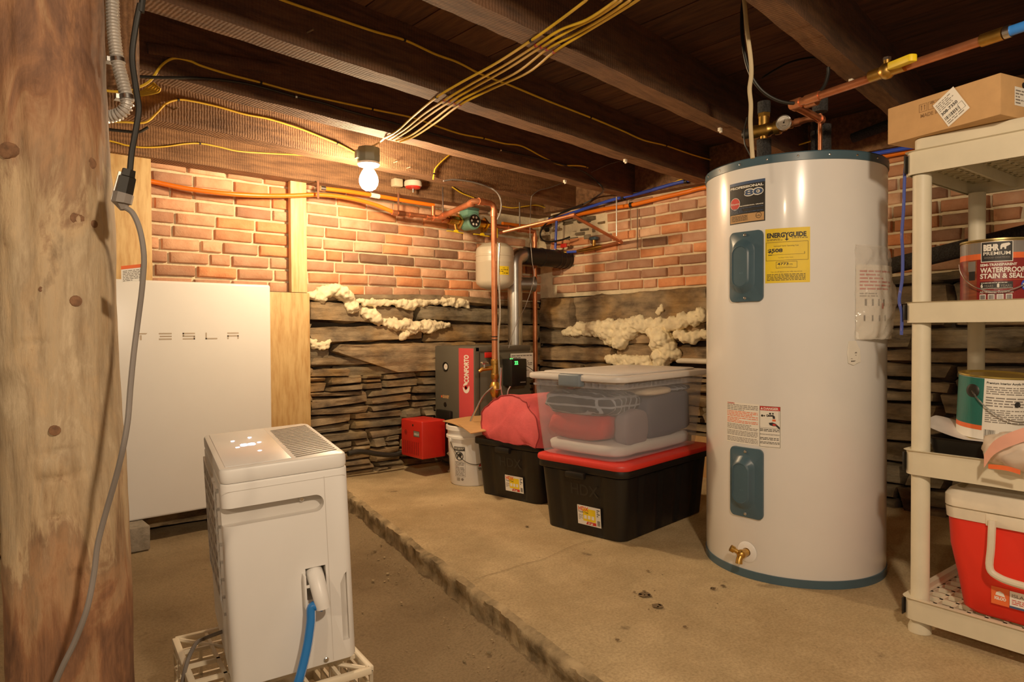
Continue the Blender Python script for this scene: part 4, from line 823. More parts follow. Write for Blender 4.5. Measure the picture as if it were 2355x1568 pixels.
# burner
u0, u1, v0, v1 = 2.30, 2.475, 3.425, 3.66; zb_, zt_ = .232, .462
bu = thing('oil_burner', 'bright red oil burner box on the floor side of the boiler', 'burner', ((u0 + u1) / 2, (v0 + v1) / 2, zb_))
MB().box(u0, v0, zb_, u1, v1, zt_, 0, .008, 3).build('housing', m_red, bu, True)
L_ = Lab(planar((u0, 0, 0), (0, -1, 0), (0, 0, 1)))
for i in range(9): y = -v1 + .03 + i * .02; L_.rect(y, zb_ + .02, y + .006, zb_ + .1, M('dark_red' + str(i), S(120, 14, 12), .5), 1) if i == 0 else L_.rect(y, zb_ + .02, y + .006, zb_ + .1, bpy.data.materials['dark_red0'], 1)
L_.build('vent_slots', bu, True)
L_ = Lab(planar((u0, 0, 0), (0, -1, 0), (0, 0, 1))); L_.rect(-v0 - .09, zb_ + .135, -v0 - .03, zb_ + .165, m_greyink).up().frame(-v0 - .093, zb_ + .132, -v0 - .027, zb_ + .168, .003, m_bolt).text('RIELLO', -v0 - .084, zb_ + .143, .011, m_paper, w=.05); L_.build('name_badge', bu, True)
L_ = Lab(planar((u0, 0, 0), (0, -1, 0), (0, 0, 1))); L_.circ(-v1 + .055, zb_ + .15, .016, bpy.data.materials['dark_red0']).up().ring(-v1 + .055, zb_ + .15, .012, .003, m_red); L_.build('round_emblem', bu, True)
MB().lathe([(0, .001), (.007, .001), (.008, 0)], 12, (u0, v0 + .1, zt_ - .03), axis=Matrix.Rotation(R(-90), 3, 'Y')).build('knob', m_black, bu, True)
MB().box(u1, v0 + .03, zb_ - .02, u1 + .04, v1 - .02, zt_ - .02, 0, .006).cyl((u1 + .03, (v0 + v1) / 2, .36), (X0 + .002, (v0 + v1) / 2, .36), .07).build('blower_mount', m_black, bu, True)
MB().tube([(u1 + .03, v0 + .02, .25), (u1 + .05, v0 - .0, .22), (u1 + .07, v0 - .0, .16), (u1 + .05, v0 + .04, .125)], .012, 10, sp=5).build('fuel_hose', m_steel, bu, True)
pp = [oY(x, y, 3.70) for x, y in ((800, 1043), (830, 1038), (870, 1044), (905, 1046), (925, 1040))]
tag(MB().tube(pp, .016, 10, sp=5).build('fuel_pipe', m_blackrub), 'thick black hose along the wall base behind the dehumidifier', 'hose')
# ------------------------------------------------------------------ copper heating pipes
def pipe(name, label, cat, segs, r, m, fit=None, fm=None, base=None):
    t = thing(name, label, cat, base or segs[0]); MB().tube(segs, r, 14).build('pipe', m, t, True)
    for p, d, ln, rr in (fit or []): d = V(d).normalized(); MB().cyl(V(p) - d * ln / 2, V(p) + d * ln / 2, rr, n=16).build('fitting', fm or m_copper, t, True)
    return t
YW = 3.655
c0 = oY(906, 489, YW); c1 = oY(1000, 500, YW); c2 = oY(1040, 507, YW); pz_ = c1.z
r1 = V((2.646, 3.15, oY(1134, 470, 3.15).z)); r1b = V((2.646, 3.15, .5))
ea = oY(1095, 458, 3.15); ea = V((ea.x, 3.15, r1.z + .005))
top = V((2.646, 3.15, ea.z))
t = thing('heating_riser', 'tall copper riser in front of the boiler bending back to the wall', 'pipe', (2.646, 3.15, .42))
j0 = V((c1.x + .03, YW, pz_))
MB().tube([V((2.646, 3.15, .42)), V((2.646, 3.15, .80))], .0185, 14).build('lower_pipe', m_copperd, t, True)
MB().tube([V((2.646, 3.15, .78)), top - V((0, 0, .03)), top - V((.009, 0, .009)), top - V((.03, 0, 0)), ea + V((.02, 0, 0)), ea + V((-.012, .015, 0)), ea * .9 + j0 * .1, j0], .0175, 14).build('pipe', m_copper, t, True)
def collar(p, d, ln=.03, r=.0215, m=m_copper, par=None, nm='fitting'): d = V(d).normalized(); return MB().cyl(V(p) - d * ln / 2, V(p) + d * ln / 2, r, n=16).build(nm, m, par, True)
for p, d in ((top - V((0, 0, .06)), (0, 0, 1)), (ea + V((.035, 0, 0)), (1, 0, 0)), (ea * .88 + j0 * .12, j0 - ea), (ea * .15 + j0 * .85, j0 - ea)): collar(p, d, .036, .0215, m_copper, t)
zz = lambda y: oY(1137, y, 3.15).z
MB().lathe([(.02, zz(838)), (.024, zz(836)), (.024, zz(828)), (.02, zz(826)), (.0195, zz(858)), (.024, zz(860)), (.024, zz(868)), (.02, zz(872))][::-1], 16, (2.646, 3.15, 0)).cyl((2.646, 3.15, zz(870)), (2.646, 3.15, zz(826)), .0215).build('brass_tee', m_brass, t, True)
p = V((2.646, 3.15, zz(845))); q = oD(1103, 850, 4.08)
MB().tube([p, p * .4 + q * .6, q * .85 + p * .15, q + V((-.005, 0, -.012))], [.014, .013, .013, .009], 12).build('drain_cock', m_brass, t, True)
pc_ = oD(1114, 834, 4.08); MB().box(pc_.x - .025, pc_.y - .012, pc_.z - .01, pc_.x + .025, pc_.y + .012, pc_.z + .006, 0, .005).cyl(pc_, pc_ - V((0, 0, .03)), .006).build('tap_handle', m_bolt, t, True)
MB().lathe([(.021, zz(912)), (.026, zz(908)), (.033, zz(900)), (.033, zz(888)), (.026, zz(882)), (.021, zz(878))], 16, (2.646, 3.15, 0)).build('ball_valve', m_brass, t, True)
a, b = oD(1152, 845, 4.06), oD(1150, 895, 4.06); MB().tube([a, b, oD(1141, 897, 4.06)], [.009, .007, .006], 8).build('valve_lever', m_bolt, t, True)
for y in (774, 781): collar(V((2.646, 3.15, zz(y))), (0, 0, 1), .006, .0205, m_black, t, 'cable_tie')
t = thing('armored_cable', 'silver armoured cable tied along the front copper riser', 'cable', (2.67, 3.13, .6))
pp = spline([oD(x, y, 4.09) for x, y in ((1149, 560), (1147, 610), (1148, 660), (1150, 720), (1147, 760), (1146, 800), (1148, 850), (1151, 880), (1154, 905), (1160, 925), (1166, 920), (1168, 900), (1174, 888))], 14)
MB().tube(pp, [.0052 + .0008 * (i % 2) for i in range(len(pp))], 8).build('cable', m_bolt, t, True)
pp = spline([oD(x, y, 4.0) for x, y in ((1133, 890), (1112, 910), (1098, 935), (1088, 955), (1080, 975))], 14)
t = thing('armored_cable', 'silver armoured cable curving down across the red boiler stripe', 'cable', pp[0]); MB().tube(pp, [.0055 + .0009 * (i % 2) for i in range(len(pp))], 8).build('cable', m_bolt, t, True)
# wall circuit
t = thing('circulator_loop', 'copper heating line with green pump along the top of the left brick wall', 'pipe', (c1.x, YW, pz_))
ce_ = oY(1225, 531, YW); zc = lambda x: oY(x, 489 + (x - 906) * .133, YW)
MB().tube([c0, c1, zc(1045)], .0145, 14).build('inlet_pipe', m_copper, t, True)
for x, ln, rr, m in ((922, .05, .019, m_copperd), (945, .03, .018, m_copper), (985, .03, .018, m_copper), (1004, .06, .022, m_copper), (1022, .03, .024, m_copper)): collar(zc(x), (1, 0, -.02), ln, rr, m, t)
a = oY(996, 474, YW); MB().tube([a, zc(996)], .014, 12).build('branch_pipe', m_copper, t, True)
def flange_valve(x):
    p = zc(x); mb = MB().cyl(p - V((.055, 0, 0)), p + V((.03, 0, 0)), .026); mb.lathe([(.0, -.035), (.03, -.032), (.033, 0), (.03, .032), (0, .035)], 16, p + V((-.01, 0, 0)), axis=Matrix.Rotation(R(90), 3, 'Y')); mb.lathe([(0, -.008), (.05, -.008), (.05, .008), (0, .008)], 4, p + V((.035, 0, 0)), axis=Matrix.Rotation(R(90), 3, 'Y')); mb.cyl(p + V((-.005, -.01, -.02)), p + V((-.005, -.02, -.065)), .011)
    mb.build('flange_valve', m_brass, t, True)
    q = p + V((-.005, -.02, -.075)); MB().box(q.x - .006, q.y - .008, q.z, q.x + .006, q.y + .008, q.z + .015).box(q.x - .075, q.y - .007, q.z - .004, q.x - .01, q.y + .007, q.z + .001, 0, .002).box(q.x + .01, q.y - .007, q.z - .008, q.x + .06, q.y + .007, q.z - .003, 0, .002).box(q.x - .014, q.y - .007, q.z - .006, q.x + .014, q.y + .007, q.z + .008).build('yellow_lever', m_inkyel, t, True)
flange_valve(1046); flange_valve(1106)
p = zc(1074)
mb = MB(); A2 = Matrix.Rotation(R(90), 3, 'X'); mb.lathe([(0, -.02), (.052, -.02), (.056, -.01), (.058, .02), (.058, .085), (.05, .095), (0, .095)], 24, p + V((.0, .01, 0)), axis=A2); mb.lathe([(0, -.05), (.04, -.05), (.042, 0), (.04, .05), (0, .05)], 16, p, axis=Matrix.Rotation(R(90), 3, 'Y'))
mb.box(p.x - .05, p.y - .07, p.z + .035, p.x + .05, p.y + .02, p.z + .075, 0, .006); mb.build('pump_motor', m_pump, t, True)
MB().box(p.x - .053, p.y - .073, p.z + .074, p.x + .053, p.y + .023, p.z + .092, 0, .005).build('pump_cover', M('pump_dark', S(52, 76, 66), .5), t, True)
L_ = Lab(planar((p.x, p.y - .0856, p.z), (1, 0, 0), (0, 0, 1))); L_.circ(0, 0, .044, m_ink).up()
for k in range(6): q = 6.283 * k / 6; L_.circ(.026 * math.cos(q), .026 * math.sin(q), .008, m_paper, n=8)
L_.build('name_plate', t, True)
MB().tube([p + V((.05, -.05, .05)), p + V((.1, -.05, .062)), p + V((.16, -.05, .058))], .006, 8, sp=5).build('motor_cable', m_bolt, t, True)
MB().tube([zc(1118), zc(1218), ce_ + V((.015, 0, -.004)), ce_ + V((.02, 0, -.03)), V((ce_.x + .02, YW, .3))], .017, 14).build('return_pipe', m_copper, t, True)
for x in (1170, 1195, 1218): collar(zc(x), (1, 0, 0), .03, .021, m_copper, t)
collar(V((ce_.x + .02, YW, ce_.z - .06)), (0, 0, 1), .035, .021, m_copper, t)
# orange pex on the left wall
od = thing('orange_pipe', 'long orange pipe sagging across the left brick wall past the stud', 'pipe', oY(600, 452, 3.72))
pts = [oY(x, y, Y) for x, y, Y in ((300, 412, 3.79), (347, 417, 3.785), (420, 432, 3.75), (500, 443, 3.715), (580, 449, 3.72), (660, 450, 3.735), (735, 448, 3.72), (800, 455, 3.70), (860, 470, 3.68), (908, 489, YW))]
MB().tube(pts, .0125, 14, sp=6).build('pipe', m_orange, od, True); collar(pts[-1], (1, 0, -.05), .04, .0165, m_copper, od)
pts = [oY(x, y, 3.68) for x, y in ((742, 433), (800, 440), (870, 451), (940, 463), (998, 472))]
od = thing('orange_pipe', 'short upper orange pipe running right from the stud under the bulb', 'pipe', pts[0]); MB().tube(pts, .0125, 14, sp=4).build('pipe', m_orange, od, True)
collar(pts[0], (1, 0, 0), .03, .016, m_bolt, od, 'end_cap'); collar(oY(862, 450, 3.68), (1, 0, -.05), .06, .015, m_paper, od, 'paper_band')
# expansion tank
tx = V((3.03, 3.60, 0)); zt_, zb_ = oY(1140, 558, 3.6).z, oY(1140, 667, 3.6).z; hh = zt_ - zb_
t = thing('expansion_tank', 'beige expansion tank with yellow label hanging behind the copper riser', 'tank', (tx.x, tx.y, zb_))
MB().lathe([(0, 0), (.05, .003), (.1, .018), (.128, .042), (.133, .06), (.133, hh * .55), (.135, hh * .56), (.135, hh * .58), (.132, hh * .59), (.132, hh * .69), (.135, hh * .70), (.135, hh * .72), (.132, hh * .73), (.132, hh - .065), (.125, hh - .04), (.09, hh - .012), (.04, hh - .001), (0, hh)], 40).build('shell', m_tan, t)
MB().cyl((0, 0, hh - .002), (0, 0, hh + .09), .012).build('nipple', m_brass, t); MB().box(-.012, -.02, hh + .03, .012, .02, hh + .1, 0, .003).build('yellow_tag', m_inkyel, t)
MB().cyl((.02, 0, -.006), (.02, 0, .006), .007).build('air_valve', m_black, t)
ac = math.atan2(-tx.y, -tx.x); L_ = Lab(cylmap((0, 0), .133, ac, 0)); x0 = .02; z0 = oY(1150, 631, 3.47).z - zb_; z1 = oY(1150, 611, 3.47).z - zb_; L_.rect(x0, z0, x0 + .085, z1, m_inkyel).up().lines(x0 + .008, z0 + .006, x0 + .077, z1 - .006, 4, m_ink); L_.build('yellow_label', t)
# vent
vx, vy = 3.18, 3.56
t = thing('vent_pipe', 'shiny galvanised vent pipe with tee and elbow rising behind the boiler', 'duct', (vx, vy, .86))
z1 = oD(1187, 665, 4.75).z; z2 = oD(1200, 600, 4.75).z
MB().cyl((vx, vy, .86), (vx, vy, z2 - .02), .052, n=28).build('vertical_pipe', m_steel, t, True)
MB().cyl((vx, vy, z1 + .06), (vx, vy, z1 + .075), .055, n=28).cyl((vx, vy, z1 - .07), (vx, vy, z1 - .06), .0535, n=28).build('seam_ring', m_steel, t, True)
MB().cyl((vx + .02, vy, z1 + .04), (vx + .13, vy - .05, z1 + .04), .047, n=24).cyl((vx + .12, vy - .045, z1 + .04), (vx + .14, vy - .055, z1 + .04), .055, n=24).build('damper_tee', m_steel, t, True)
MB().tube([(vx, vy, z2 - .06), (vx, vy, z2 - .01), (vx + .02, vy, z2 + .03), (vx + .06, vy, z2 + .045), (vx + .1, vy, z2 + .045)], .0545, 24, sp=5).build('elbow', m_steel, t, True)
t = thing('flue_pipe', 'black flue pipe running from the vent elbow into the right wall', 'duct', (vx + .2, vy, z2))
MB().cyl((vx + .09, vy, z2 + .045), (WB - .01, vy - .06, z2 + .035), .064, n=28).build('pipe', m_flue, t, True)
for u in (.35, .7, .8, .9): p = V((vx + .09, vy, z2 + .045)).lerp(V((WB - .01, vy - .06, z2 + .035)), u); MB().cyl(p, p + V((.012, 0, 0)), .068, n=28).build('ring', m_flue, t, True)
# thin copper domestic line and valves near the corner
zl = 1.74
a = oZ(1150, 535, 1.70); a = oD(1150, 535, 4.15); b = oD(1316, 495, 4.15 * .955); cX = oX(1427, 556, WB - .06); d = oX(1385, 566, WB - .05)
t = thing('copper_line', 'thin copper pipe zigzag ending in a brass valve on the right wall', 'pipe', a)
MB().tube([a, b], .0105, 12).build('long_pipe', m_copper, t, True); MB().tube([b, cX], .0105, 12).build('slanted_pipe', m_copper, t, True); MB().tube([cX, d], .0105, 12).build('stub_pipe', m_copper, t, True)
for p, dr in ((b, b - a), (b + (cX - b) * .03, cX - b), (cX, cX - b)): collar(p, dr, .03, .0135, m_copper, t, 'elbow')
v0_ = oX(1366, 570, WB - .05); v1_ = oX(1328, 578, WB - .05)
MB().tube([d, v0_, v1_], [.012, .018, .013], 12).cyl(v0_, v0_ + V((0, 0, .07)), .012).build('brass_valve', m_brass, t, True)
q = v0_ + V((0, 0, .06)); MB().box(q.x - .02, q.y - .03, q.z - .005, q.x + .02, q.y + .03, q.z + .018, 0, .006).build('valve_knob', m_teal, t, True)
a = oX(1280, 505, WB - .11); b = oX(1277, 578, WB - .11); c = oX(1300, 580, WB - .08)
t = thing('blue_pipe', 'short blue pipe dropping in front of the corner to a valve', 'pipe', b)
MB().tube([a, b], .0095, 12).build('vertical_pipe', m_blue, t, True); MB().tube([b, c, v1_], .009, 12).build('horizontal_pipe', m_blue, t, True); collar(b, (0, 0, 1), .03, .012, m_copper, t); collar(c, v1_ - c, .03, .012, m_brass, t)
a = oX(1292, 570, WB - .09); MB().box(a.x - .006, a.y - .05, a.z, a.x + .006, a.y + .01, a.z + .03, 0, .004).build('red_lever', m_red, t, True)
# blue and orange pipes on the right wall
def wl(pts, off): return [oX(x, y, WB - off) for x, y in pts]
t = thing('orange_pipe', 'orange pipe along the top of the right brick wall behind the heater', 'pipe', oX(1500, 458, WB - .05))
zO = oX(1500, 458, WB - .05).z
MB().tube([V((3.2, YW + .06, zO - .08)), V((3.5, YW + .06, zO - .07))] + wl([(1290, 503), (1330, 493), (1400, 479), (1450, 472), (1520, 455), (1580, 441), (1630, 429)], .05) + [V((WB - .05, 1.6, zO + .01)), V((WB - .05, .8, zO + .01)), V((WB - .05, -.8, zO + .01))], .0135, 14, sp=4).build('pipe', m_orange, t, True)
for x, y in ((1452, 471), (1258, 528)): collar(oX(x, y, WB - .05), (0, 1, 0), .02, .018, m_black, t, 'clip')
t = thing('blue_pipe', 'blue pipe along the top of the right wall behind the heater', 'pipe', oX(1500, 440, WB - .08))
MB().tube(wl([(1262, 505), (1300, 495), (1350, 478), (1410, 459), (1470, 445), (1540, 425), (1590, 413), (1640, 400)], .09) + [V((WB - .09, 1.4, ZJ - .02)), V((WB - .09, -.8, ZJ - .02))], .0105, 12, sp=4).build('pipe', m_blue, t, True)
for x, y in ((1433, 455), (1578, 417)): collar(oX(x, y, WB - .09), (0, 1, 0), .02, .015, m_black, t, 'clip')
a, b = oX(1418, 455, WB - .13), oX(1417, 545, WB - .1); tag(MB().cyl((a.x, a.y, b.z), (a.x, a.y, ZJ), .0045, n=8).build('hanger_rod', m_bolt), 'bright threaded rod hanging in front of the right brick wall', 'rod')
a = oX(1466, 480, WB - .03); tag(MB().cyl((a.x, a.y, a.z - .27), (a.x, a.y, a.z), .004, n=8).build('thin_rod', M('rod_brown', S(120, 92, 70), .6)), 'thin brown rod hanging flat against the right brick wall', 'rod')
pp = wl([(1340, 470), (1290, 490), (1255, 515), (1243, 535), (1246, 550), (1262, 556), (1290, 552), (1310, 545)], .14)
tag(MB().tube(pp, .0065, 10, sp=6).build('black_cable', m_black), 'thick black cable looping in the upper wall corner', 'cable')
# insulated pipes behind the heater and the shelf
tag(MB().tube([oX(1960, 318, WB - .12), oX(2060, 280, WB - .12), V((WB - .12, .2, oX(2060, 280, WB - .12).z)), V((WB - .12, -.8, oX(2060, 280, WB - .12).z))], .024, 14).build('insulated_pipe', m_foamins), 'black foam covered pipe high behind the cardboard box', 'pipe')
zi = oX(2220, 572, WB - .55).z
a, b = oX(2080, 604, WB - .42), oX(2355, 538, WB - .42); dd_ = (b - a)
tag(MB().tube([a - dd_ * .55, a, b, b + dd_ * 2.6], .036, 16).build('insulated_pipe', m_foamins), 'thick black foam covered pipe crossing behind the shelf and red can', 'pipe')
tag(MB().cyl(oX(1560, 829, WB - .05), oX(1660, 832, WB - .05), .017).sphere(oX(1560, 829, WB - .05), .017, 2).build('drain_pipe', m_pvc), 'white plastic pipe stub behind the water heater above clear bin', 'pipe')
a, b = oX(1592, 1000, WB - .1), oX(1625, 1118, WB - .1)
tag(MB().box(WB - .11, a.y - .35, PZ, WB - .095, a.y, a.z, 0, .002).build('cardboard_sheet', m_card), 'cardboard sheet leaning against the right wall behind the black tote', 'cardboard')
# ------------------------------------------------------------------ bucket
bk = V((2.462, 3.15, PZ)); bh = .345
t = thing('bucket', 'white plastic bucket with red logo under a piece of cardboard', 'bucket', bk)
MB().lathe([(0, .001), (.118, .001), (.124, .01), (.138, bh - .075), (.147, bh - .073), (.147, bh - .06), (.139, bh - .058), (.14, bh - .028), (.149, bh - .026), (.149, bh - .004), (.145, bh), (.139, bh), (.119, .012), (0, .012)], 48).build('shell', m_white, t)
ac = math.atan2(-bk.y, -bk.x); fnb = lambda x, y, l: V(((.1245 + .0142 * (y / .27) + l + .0007) * math.cos(ac + x / .13), (.1245 + .0142 * (y / .27) + l + .0007) * math.sin(ac + x / .13), y))
L_ = Lab(fnb); bxx = -.105; L_.frame(bxx, .055, bxx + .07, .225, .0015, m_greyink).rect(bxx, .205, bxx + .07, .228, m_ink, 4).up().ring(bxx + .034, .175, .026, .005, m_ink).circ(bxx + .04, .182, .011, m_ink).poly([(bxx + .018, .155), (bxx + .026, .165), (bxx + .03, .18), (bxx + .022, .182)], m_ink).poly([(bxx + .014, .19), (bxx + .018, .194), (bxx + .055, .16), (bxx + .05, .156)], m_ink).lines(bxx + .006, .06, bxx + .064, .145, 10, m_greyink).lines(bxx + .006, .211, bxx + .064, .224, 2, m_paper).bars(bxx + .012, .03, bxx + .036, .05, m_greyink).circ(bxx + .05, .04, .008, m_greyink); L_.build('warning_label', t)
L_ = Lab(fnb); L_.poly([(.04, .115), (.085, .115), (.08, .155), (.068, .16)], m_inkred).poly([(.092, .116), (.15, .124), (.15, .19), (.12, .205), (.088, .17)], m_inkred); L_.build('red_logo', t)
L_ = Lab(fnb); L_.text('The', .038, .092, .016, m_ink, bold=.04).text('he', .088, .093, .017, m_inkred, bold=.04); L_.build('lettering', t)
hl = []
for k in range(13): q = k / 12; an = ac - 1.0 + q * 2.35; z = .262 - .13 * math.sin(math.pi * q); hl.append(V(((.147 + .012 * math.sin(math.pi * q)) * math.cos(an), (.147 + .012 * math.sin(math.pi * q)) * math.sin(an), z)))
MB().tube(hl, .0022, 6, sp=3).build('handle', m_dsteel, t)
for an in (ac - 1.0, ac + 1.35): MB().lathe([(0, .012), (.012, .012), (.014, 0)], 12, (.137 * math.cos(an), .137 * math.sin(an), .262), axis=V((0, 0, 1)).rotation_difference(V((math.cos(an), math.sin(an), 0))).to_matrix()).build('handle_ear', m_white, t)
zc_ = PZ + bh + .002
cp = [oZ(x, y, zc_ + .002) for x, y in ((1018, 970), (1090, 992), (1150, 980), (1150, 950))]
mb = MB(); a, b, c, d = cp
def cardp(u, v): p = a.lerp(b, u).lerp(d.lerp(c, u), v); return p + V((0, 0, .004 + .006 * math.sin(u * 5 + v * 3) * (1 - v) + .012 * max(0, .2 - u)))
g0 = [cardp(i / 10, j / 8) for j in range(9) for i in range(11)]; n = len(g0)
t = thing('cardboard_sheet', 'torn brown cardboard flap lying on top of the white bucket', 'cardboard', (bk.x, bk.y, zc_))
vs = g0 + [p - V((0, 0, .0035)) for p in g0]; q_ = lambda i, j: j * 11 + i
fs = [(q_(i, j), q_(i + 1, j), q_(i + 1, j + 1), q_(i, j + 1)) for j in range(8) for i in range(10)]; fs += [tuple(k + n for k in f[::-1]) for f in fs]
rim = [q_(i, 0) for i in range(11)] + [q_(10, j) for j in range(1, 9)] + [q_(i, 8) for i in range(9, -1, -1)] + [q_(0, j) for j in range(7, 0, -1)]
fs += [(rim[k], rim[k] + n, rim[(k + 1) % len(rim)] + n, rim[(k + 1) % len(rim)]) for k in range(len(rim))]
MB().add(vs, fs).build('sheet', m_card, t, True, fixn=True)
fa = [oZ(x, y, zc_ + .012) for x, y in ((1052, 973), (1083, 996), (1118, 990), (1078, 962))]; MB().add(fa + [p - V((0, 0, .004)) for p in fa], [(0, 1, 2, 3), (7, 6, 5, 4), (0, 4, 5, 1), (1, 5, 6, 2), (2, 6, 7, 3), (3, 7, 4, 0)]).build('loose_flap', m_card, t, True)
# ------------------------------------------------------------------ totes
def tote(name, label, loc, rz, group=None, lid=True, h=.315):
    t = thing(name, label, 'storage tote', loc, rz, group); mb = MB(); bl_, bw_, tl_, tw_ = .345, .21, .372, .232
    def ring(k, off=0, z=None):
        L2, W2 = bl_ + (tl_ - bl_) * k - off, bw_ + (tw_ - bw_) * k - off; base = rrect(-L2, -W2, L2, W2, .045, 6); out = []
        for i, (x, y) in enumerate(base):
            x2, y2 = base[(i + 1) % len(base)]; side = i % 7 == 6; m_ = (36 if (i // 7) % 2 == 0 else 22) if side else 1
            for q in range(m_):
                f = q / m_; a, b = x + (x2 - x) * f, y + (y2 - y) * f; g = 0
                if side and .02 < k < .9:
                    if m_ == 36: g = .007 if (q % 9) in (4, 5) else 0
                    else: g = .007 if q in (3, 4, 17, 18) else 0
                    if m_ == 36: b -= math.copysign(g, y)
                    else: a -= math.copysign(g, x)
                out.append(V((a, b, h * k if z is None else z)))
        return out
    rings = [ring(0, .012, 0)] + [ring(k) for k in (.015, .05, .3, .6, .86)]
    loft(mb, rings, 0, True); mb.build('body', m_black, t, sharp=40)
    mb = MB(); rbox(mb, -tl_ - .012, -tw_ - .012, h * .88, tl_ + .012, tw_ + .012, h - .004, .05, .004); mb.build('rim', m_black, t)
    for s in (-1, 1): MB().box(s * (tl_ + .022) - .012, -.05, h * .80, s * (tl_ + .022) + .012, .05, h * .89, 0, .006).build('latch', m_black, t)
    if lid: mb = MB(); rbox(mb, -tl_ - .02, -tw_ - .02, h - .008, tl_ + .02, tw_ + .02, h + .018, .06, .008); mb.build('lid', m_redlid, t)
    fs_ = lambda x, y, l: V((-(bl_ + (tl_ - bl_) * y / h) - l - .0012, -x, y))
    L_ = Lab(fs_); W_, H_ = .125, .085; x0 = -.02; y0 = .045; L_.rect(x0, y0, x0 + W_, y0 + H_, m_paper, 3).up().rect(x0 + .03, y0 + .018, x0 + W_ * .78, y0 + H_ - .012, m_inkyel, 3).up()
    L_.text('HDX', x0 + .006, y0 + H_ - .023, .018, m_inkorg, bold=.04).text('Tough Tote', x0 + .005, y0 + H_ - .033, .008, m_ink, bold=.02).lines(x0 + .006, y0 + .02, x0 + .03, y0 + .045, 5, m_greyink).poly([(x0 + .045, y0 + .004), (x0 + .052, y0 + .017), (x0 + W_ * .8, y0 + .017), (x0 + W_ * .8, y0 + .004)], m_inkred).bars(x0 + W_ * .84, y0 + .006, x0 + W_ - .004, y0 + .03, m_ink).lines(x0 + W_ * .84, y0 + .045, x0 + W_ - .004, y0 + H_ - .006, 4, m_ink)
    for k in range(3): L_.rect(x0 + .036 + k * .02, y0 + .028, x0 + .05 + k * .02, y0 + .044, m_paper, 1)
    L_.up().text('27 gal', x0 + .056, y0 + .0065, .008, m_paper, bold=.03); L_.build('product_label', t)
    L_ = Lab(fs_); L_.text('HDX', -.05, .175, .05, M('embossed_black', S(25, 24, 22), .5) if not bpy.data.materials.get('embossed_black') else bpy.data.materials['embossed_black'], bold=.01); L_.build('embossed_logo', t)
    return t
tote('storage_tote', 'front black tote with red lid under the clear bin', (2.535, 2.046, PZ), R(5), 'black storage totes')
tote('storage_tote', 'rear black tote under the red duffel bag beside white bucket', (2.70, 2.735, PZ), R(7), 'black storage totes', False)
# clear bin
zB = PZ + .334
cb = thing('clear_bin', 'clear plastic bin of clothes with white lid on the front tote', 'storage bin', (2.522, 2.068, zB), R(5)); hB = .345
a1, b1, a2, b2 = .348, .222, .372, .246
mb = MB(); rings = [[V((x, y, z)) for x, y in rrect(-(a1 + (a2 - a1) * k) + i, -(b1 + (b2 - b1) * k) + i, (a1 + (a2 - a1) * k) - i, (b1 + (b2 - b1) * k) - i, .06)] for z, k, i in ((0.002, 0, .012), (.008, .01, .002), (.03, .05, 0), (.15, .5, 0), (hB - .03, 1, 0))]
loft(mb, rings, 0, False); mb.add(rings[0], [list(range(len(rings[0])))[::-1]]); mb.build('body', m_clear, cb)
mb = MB(); rbox(mb, -a2 - .008, -b2 - .008, hB - .034, a2 + .008, b2 + .008, hB - .026, .06, .002); 
mb.build('flange', m_clear, cb)
base = rrect(-a2, -b2, a2, b2, .055, 6); pts = []
for i, (x, y) in enumerate(base):
    x2, y2 = base[(i + 1) % len(base)]; m_ = max(1, int(math.hypot(x2 - x, y2 - y) / .009))
    for q in range(m_):
        k = 1.022 if (m_ > 2 and q % 4 == 1) else 1.004; pts.append(((x + (x2 - x) * q / m_) * k, (y + (y2 - y) * q / m_) * k))
mb = MB(); loft(mb, [[V((x, y, z)) for x, y in pts] for z in (hB - .03, hB)], 0, False, False); mb.build('rib_band', m_clear, cb)
mb = MB(); rbox(mb, -a2 - .022, -b2 - .022, hB - .004, a2 + .022, b2 + .022, hB + .022, .065, .008); rbox(mb, -a2 + .03, -b2 + .03, hB + .0215, a2 - .03, b2 - .03, hB + .03, .05, .005); mb.build('lid', m_lidw, cb)
MB().box(-a2 - .032, -.062, hB - .03, -a2 + .008, .058, hB + .026, 0, .009, 3).build('latch', M('grey_blue_plastic', S(112, 124, 136), .45), cb)
MB().box(a2 - .008, -.062, hB - .03, a2 + .032, .058, hB + .026, 0, .009, 3).build('latch', bpy.data.materials['grey_blue_plastic'], cb)
def blob(name, label, cat, c, sz, m, rz=0, ex=(.6, .6), wr=.012, seed=1, fr=7, rx=0, ry=0):
    ob = MB(); n1, n2 = 44, 26; Mt = Matrix.Rotation(R(rz), 3, 'Z') @ Matrix.Rotation(R(ry), 3, 'Y') @ Matrix.Rotation(R(rx), 3, 'X'); pw = lambda q, e: math.copysign(abs(q) ** e, q)
    def f(u, v):
        a = u * 2 * math.pi; b = (v - .5) * math.pi; p = V((pw(math.cos(b), ex[1]) * pw(math.cos(a), ex[0]) * sz[0] / 2, pw(math.cos(b), ex[1]) * pw(math.sin(a), ex[0]) * sz[1] / 2, pw(math.sin(b), ex[1]) * sz[2] / 2))
        q = Mt @ p; w = 1 - abs(nz(q.x * fr * 1.4, q.y * fr * 1.4 + seed, q.z * fr * 1.9)) * 2; w2 = nz(q.x * fr * 3, q.z * fr * 4 + seed, q.y * fr * 3)
        return q + p.normalized() * (wr * w + wr * .35 * w2) if p.length > 1e-6 else q
    ob.grid(f, n1, n2); o = ob.build(name, m, sharp=0)
    off = Matrix.Rotation(R(5), 3, 'Z') @ V(c) + V((2.522, 2.068, zB)); o.location = off + (o.location); o.rotation_euler = (0, 0, R(5)); return tag(o, label, cat)
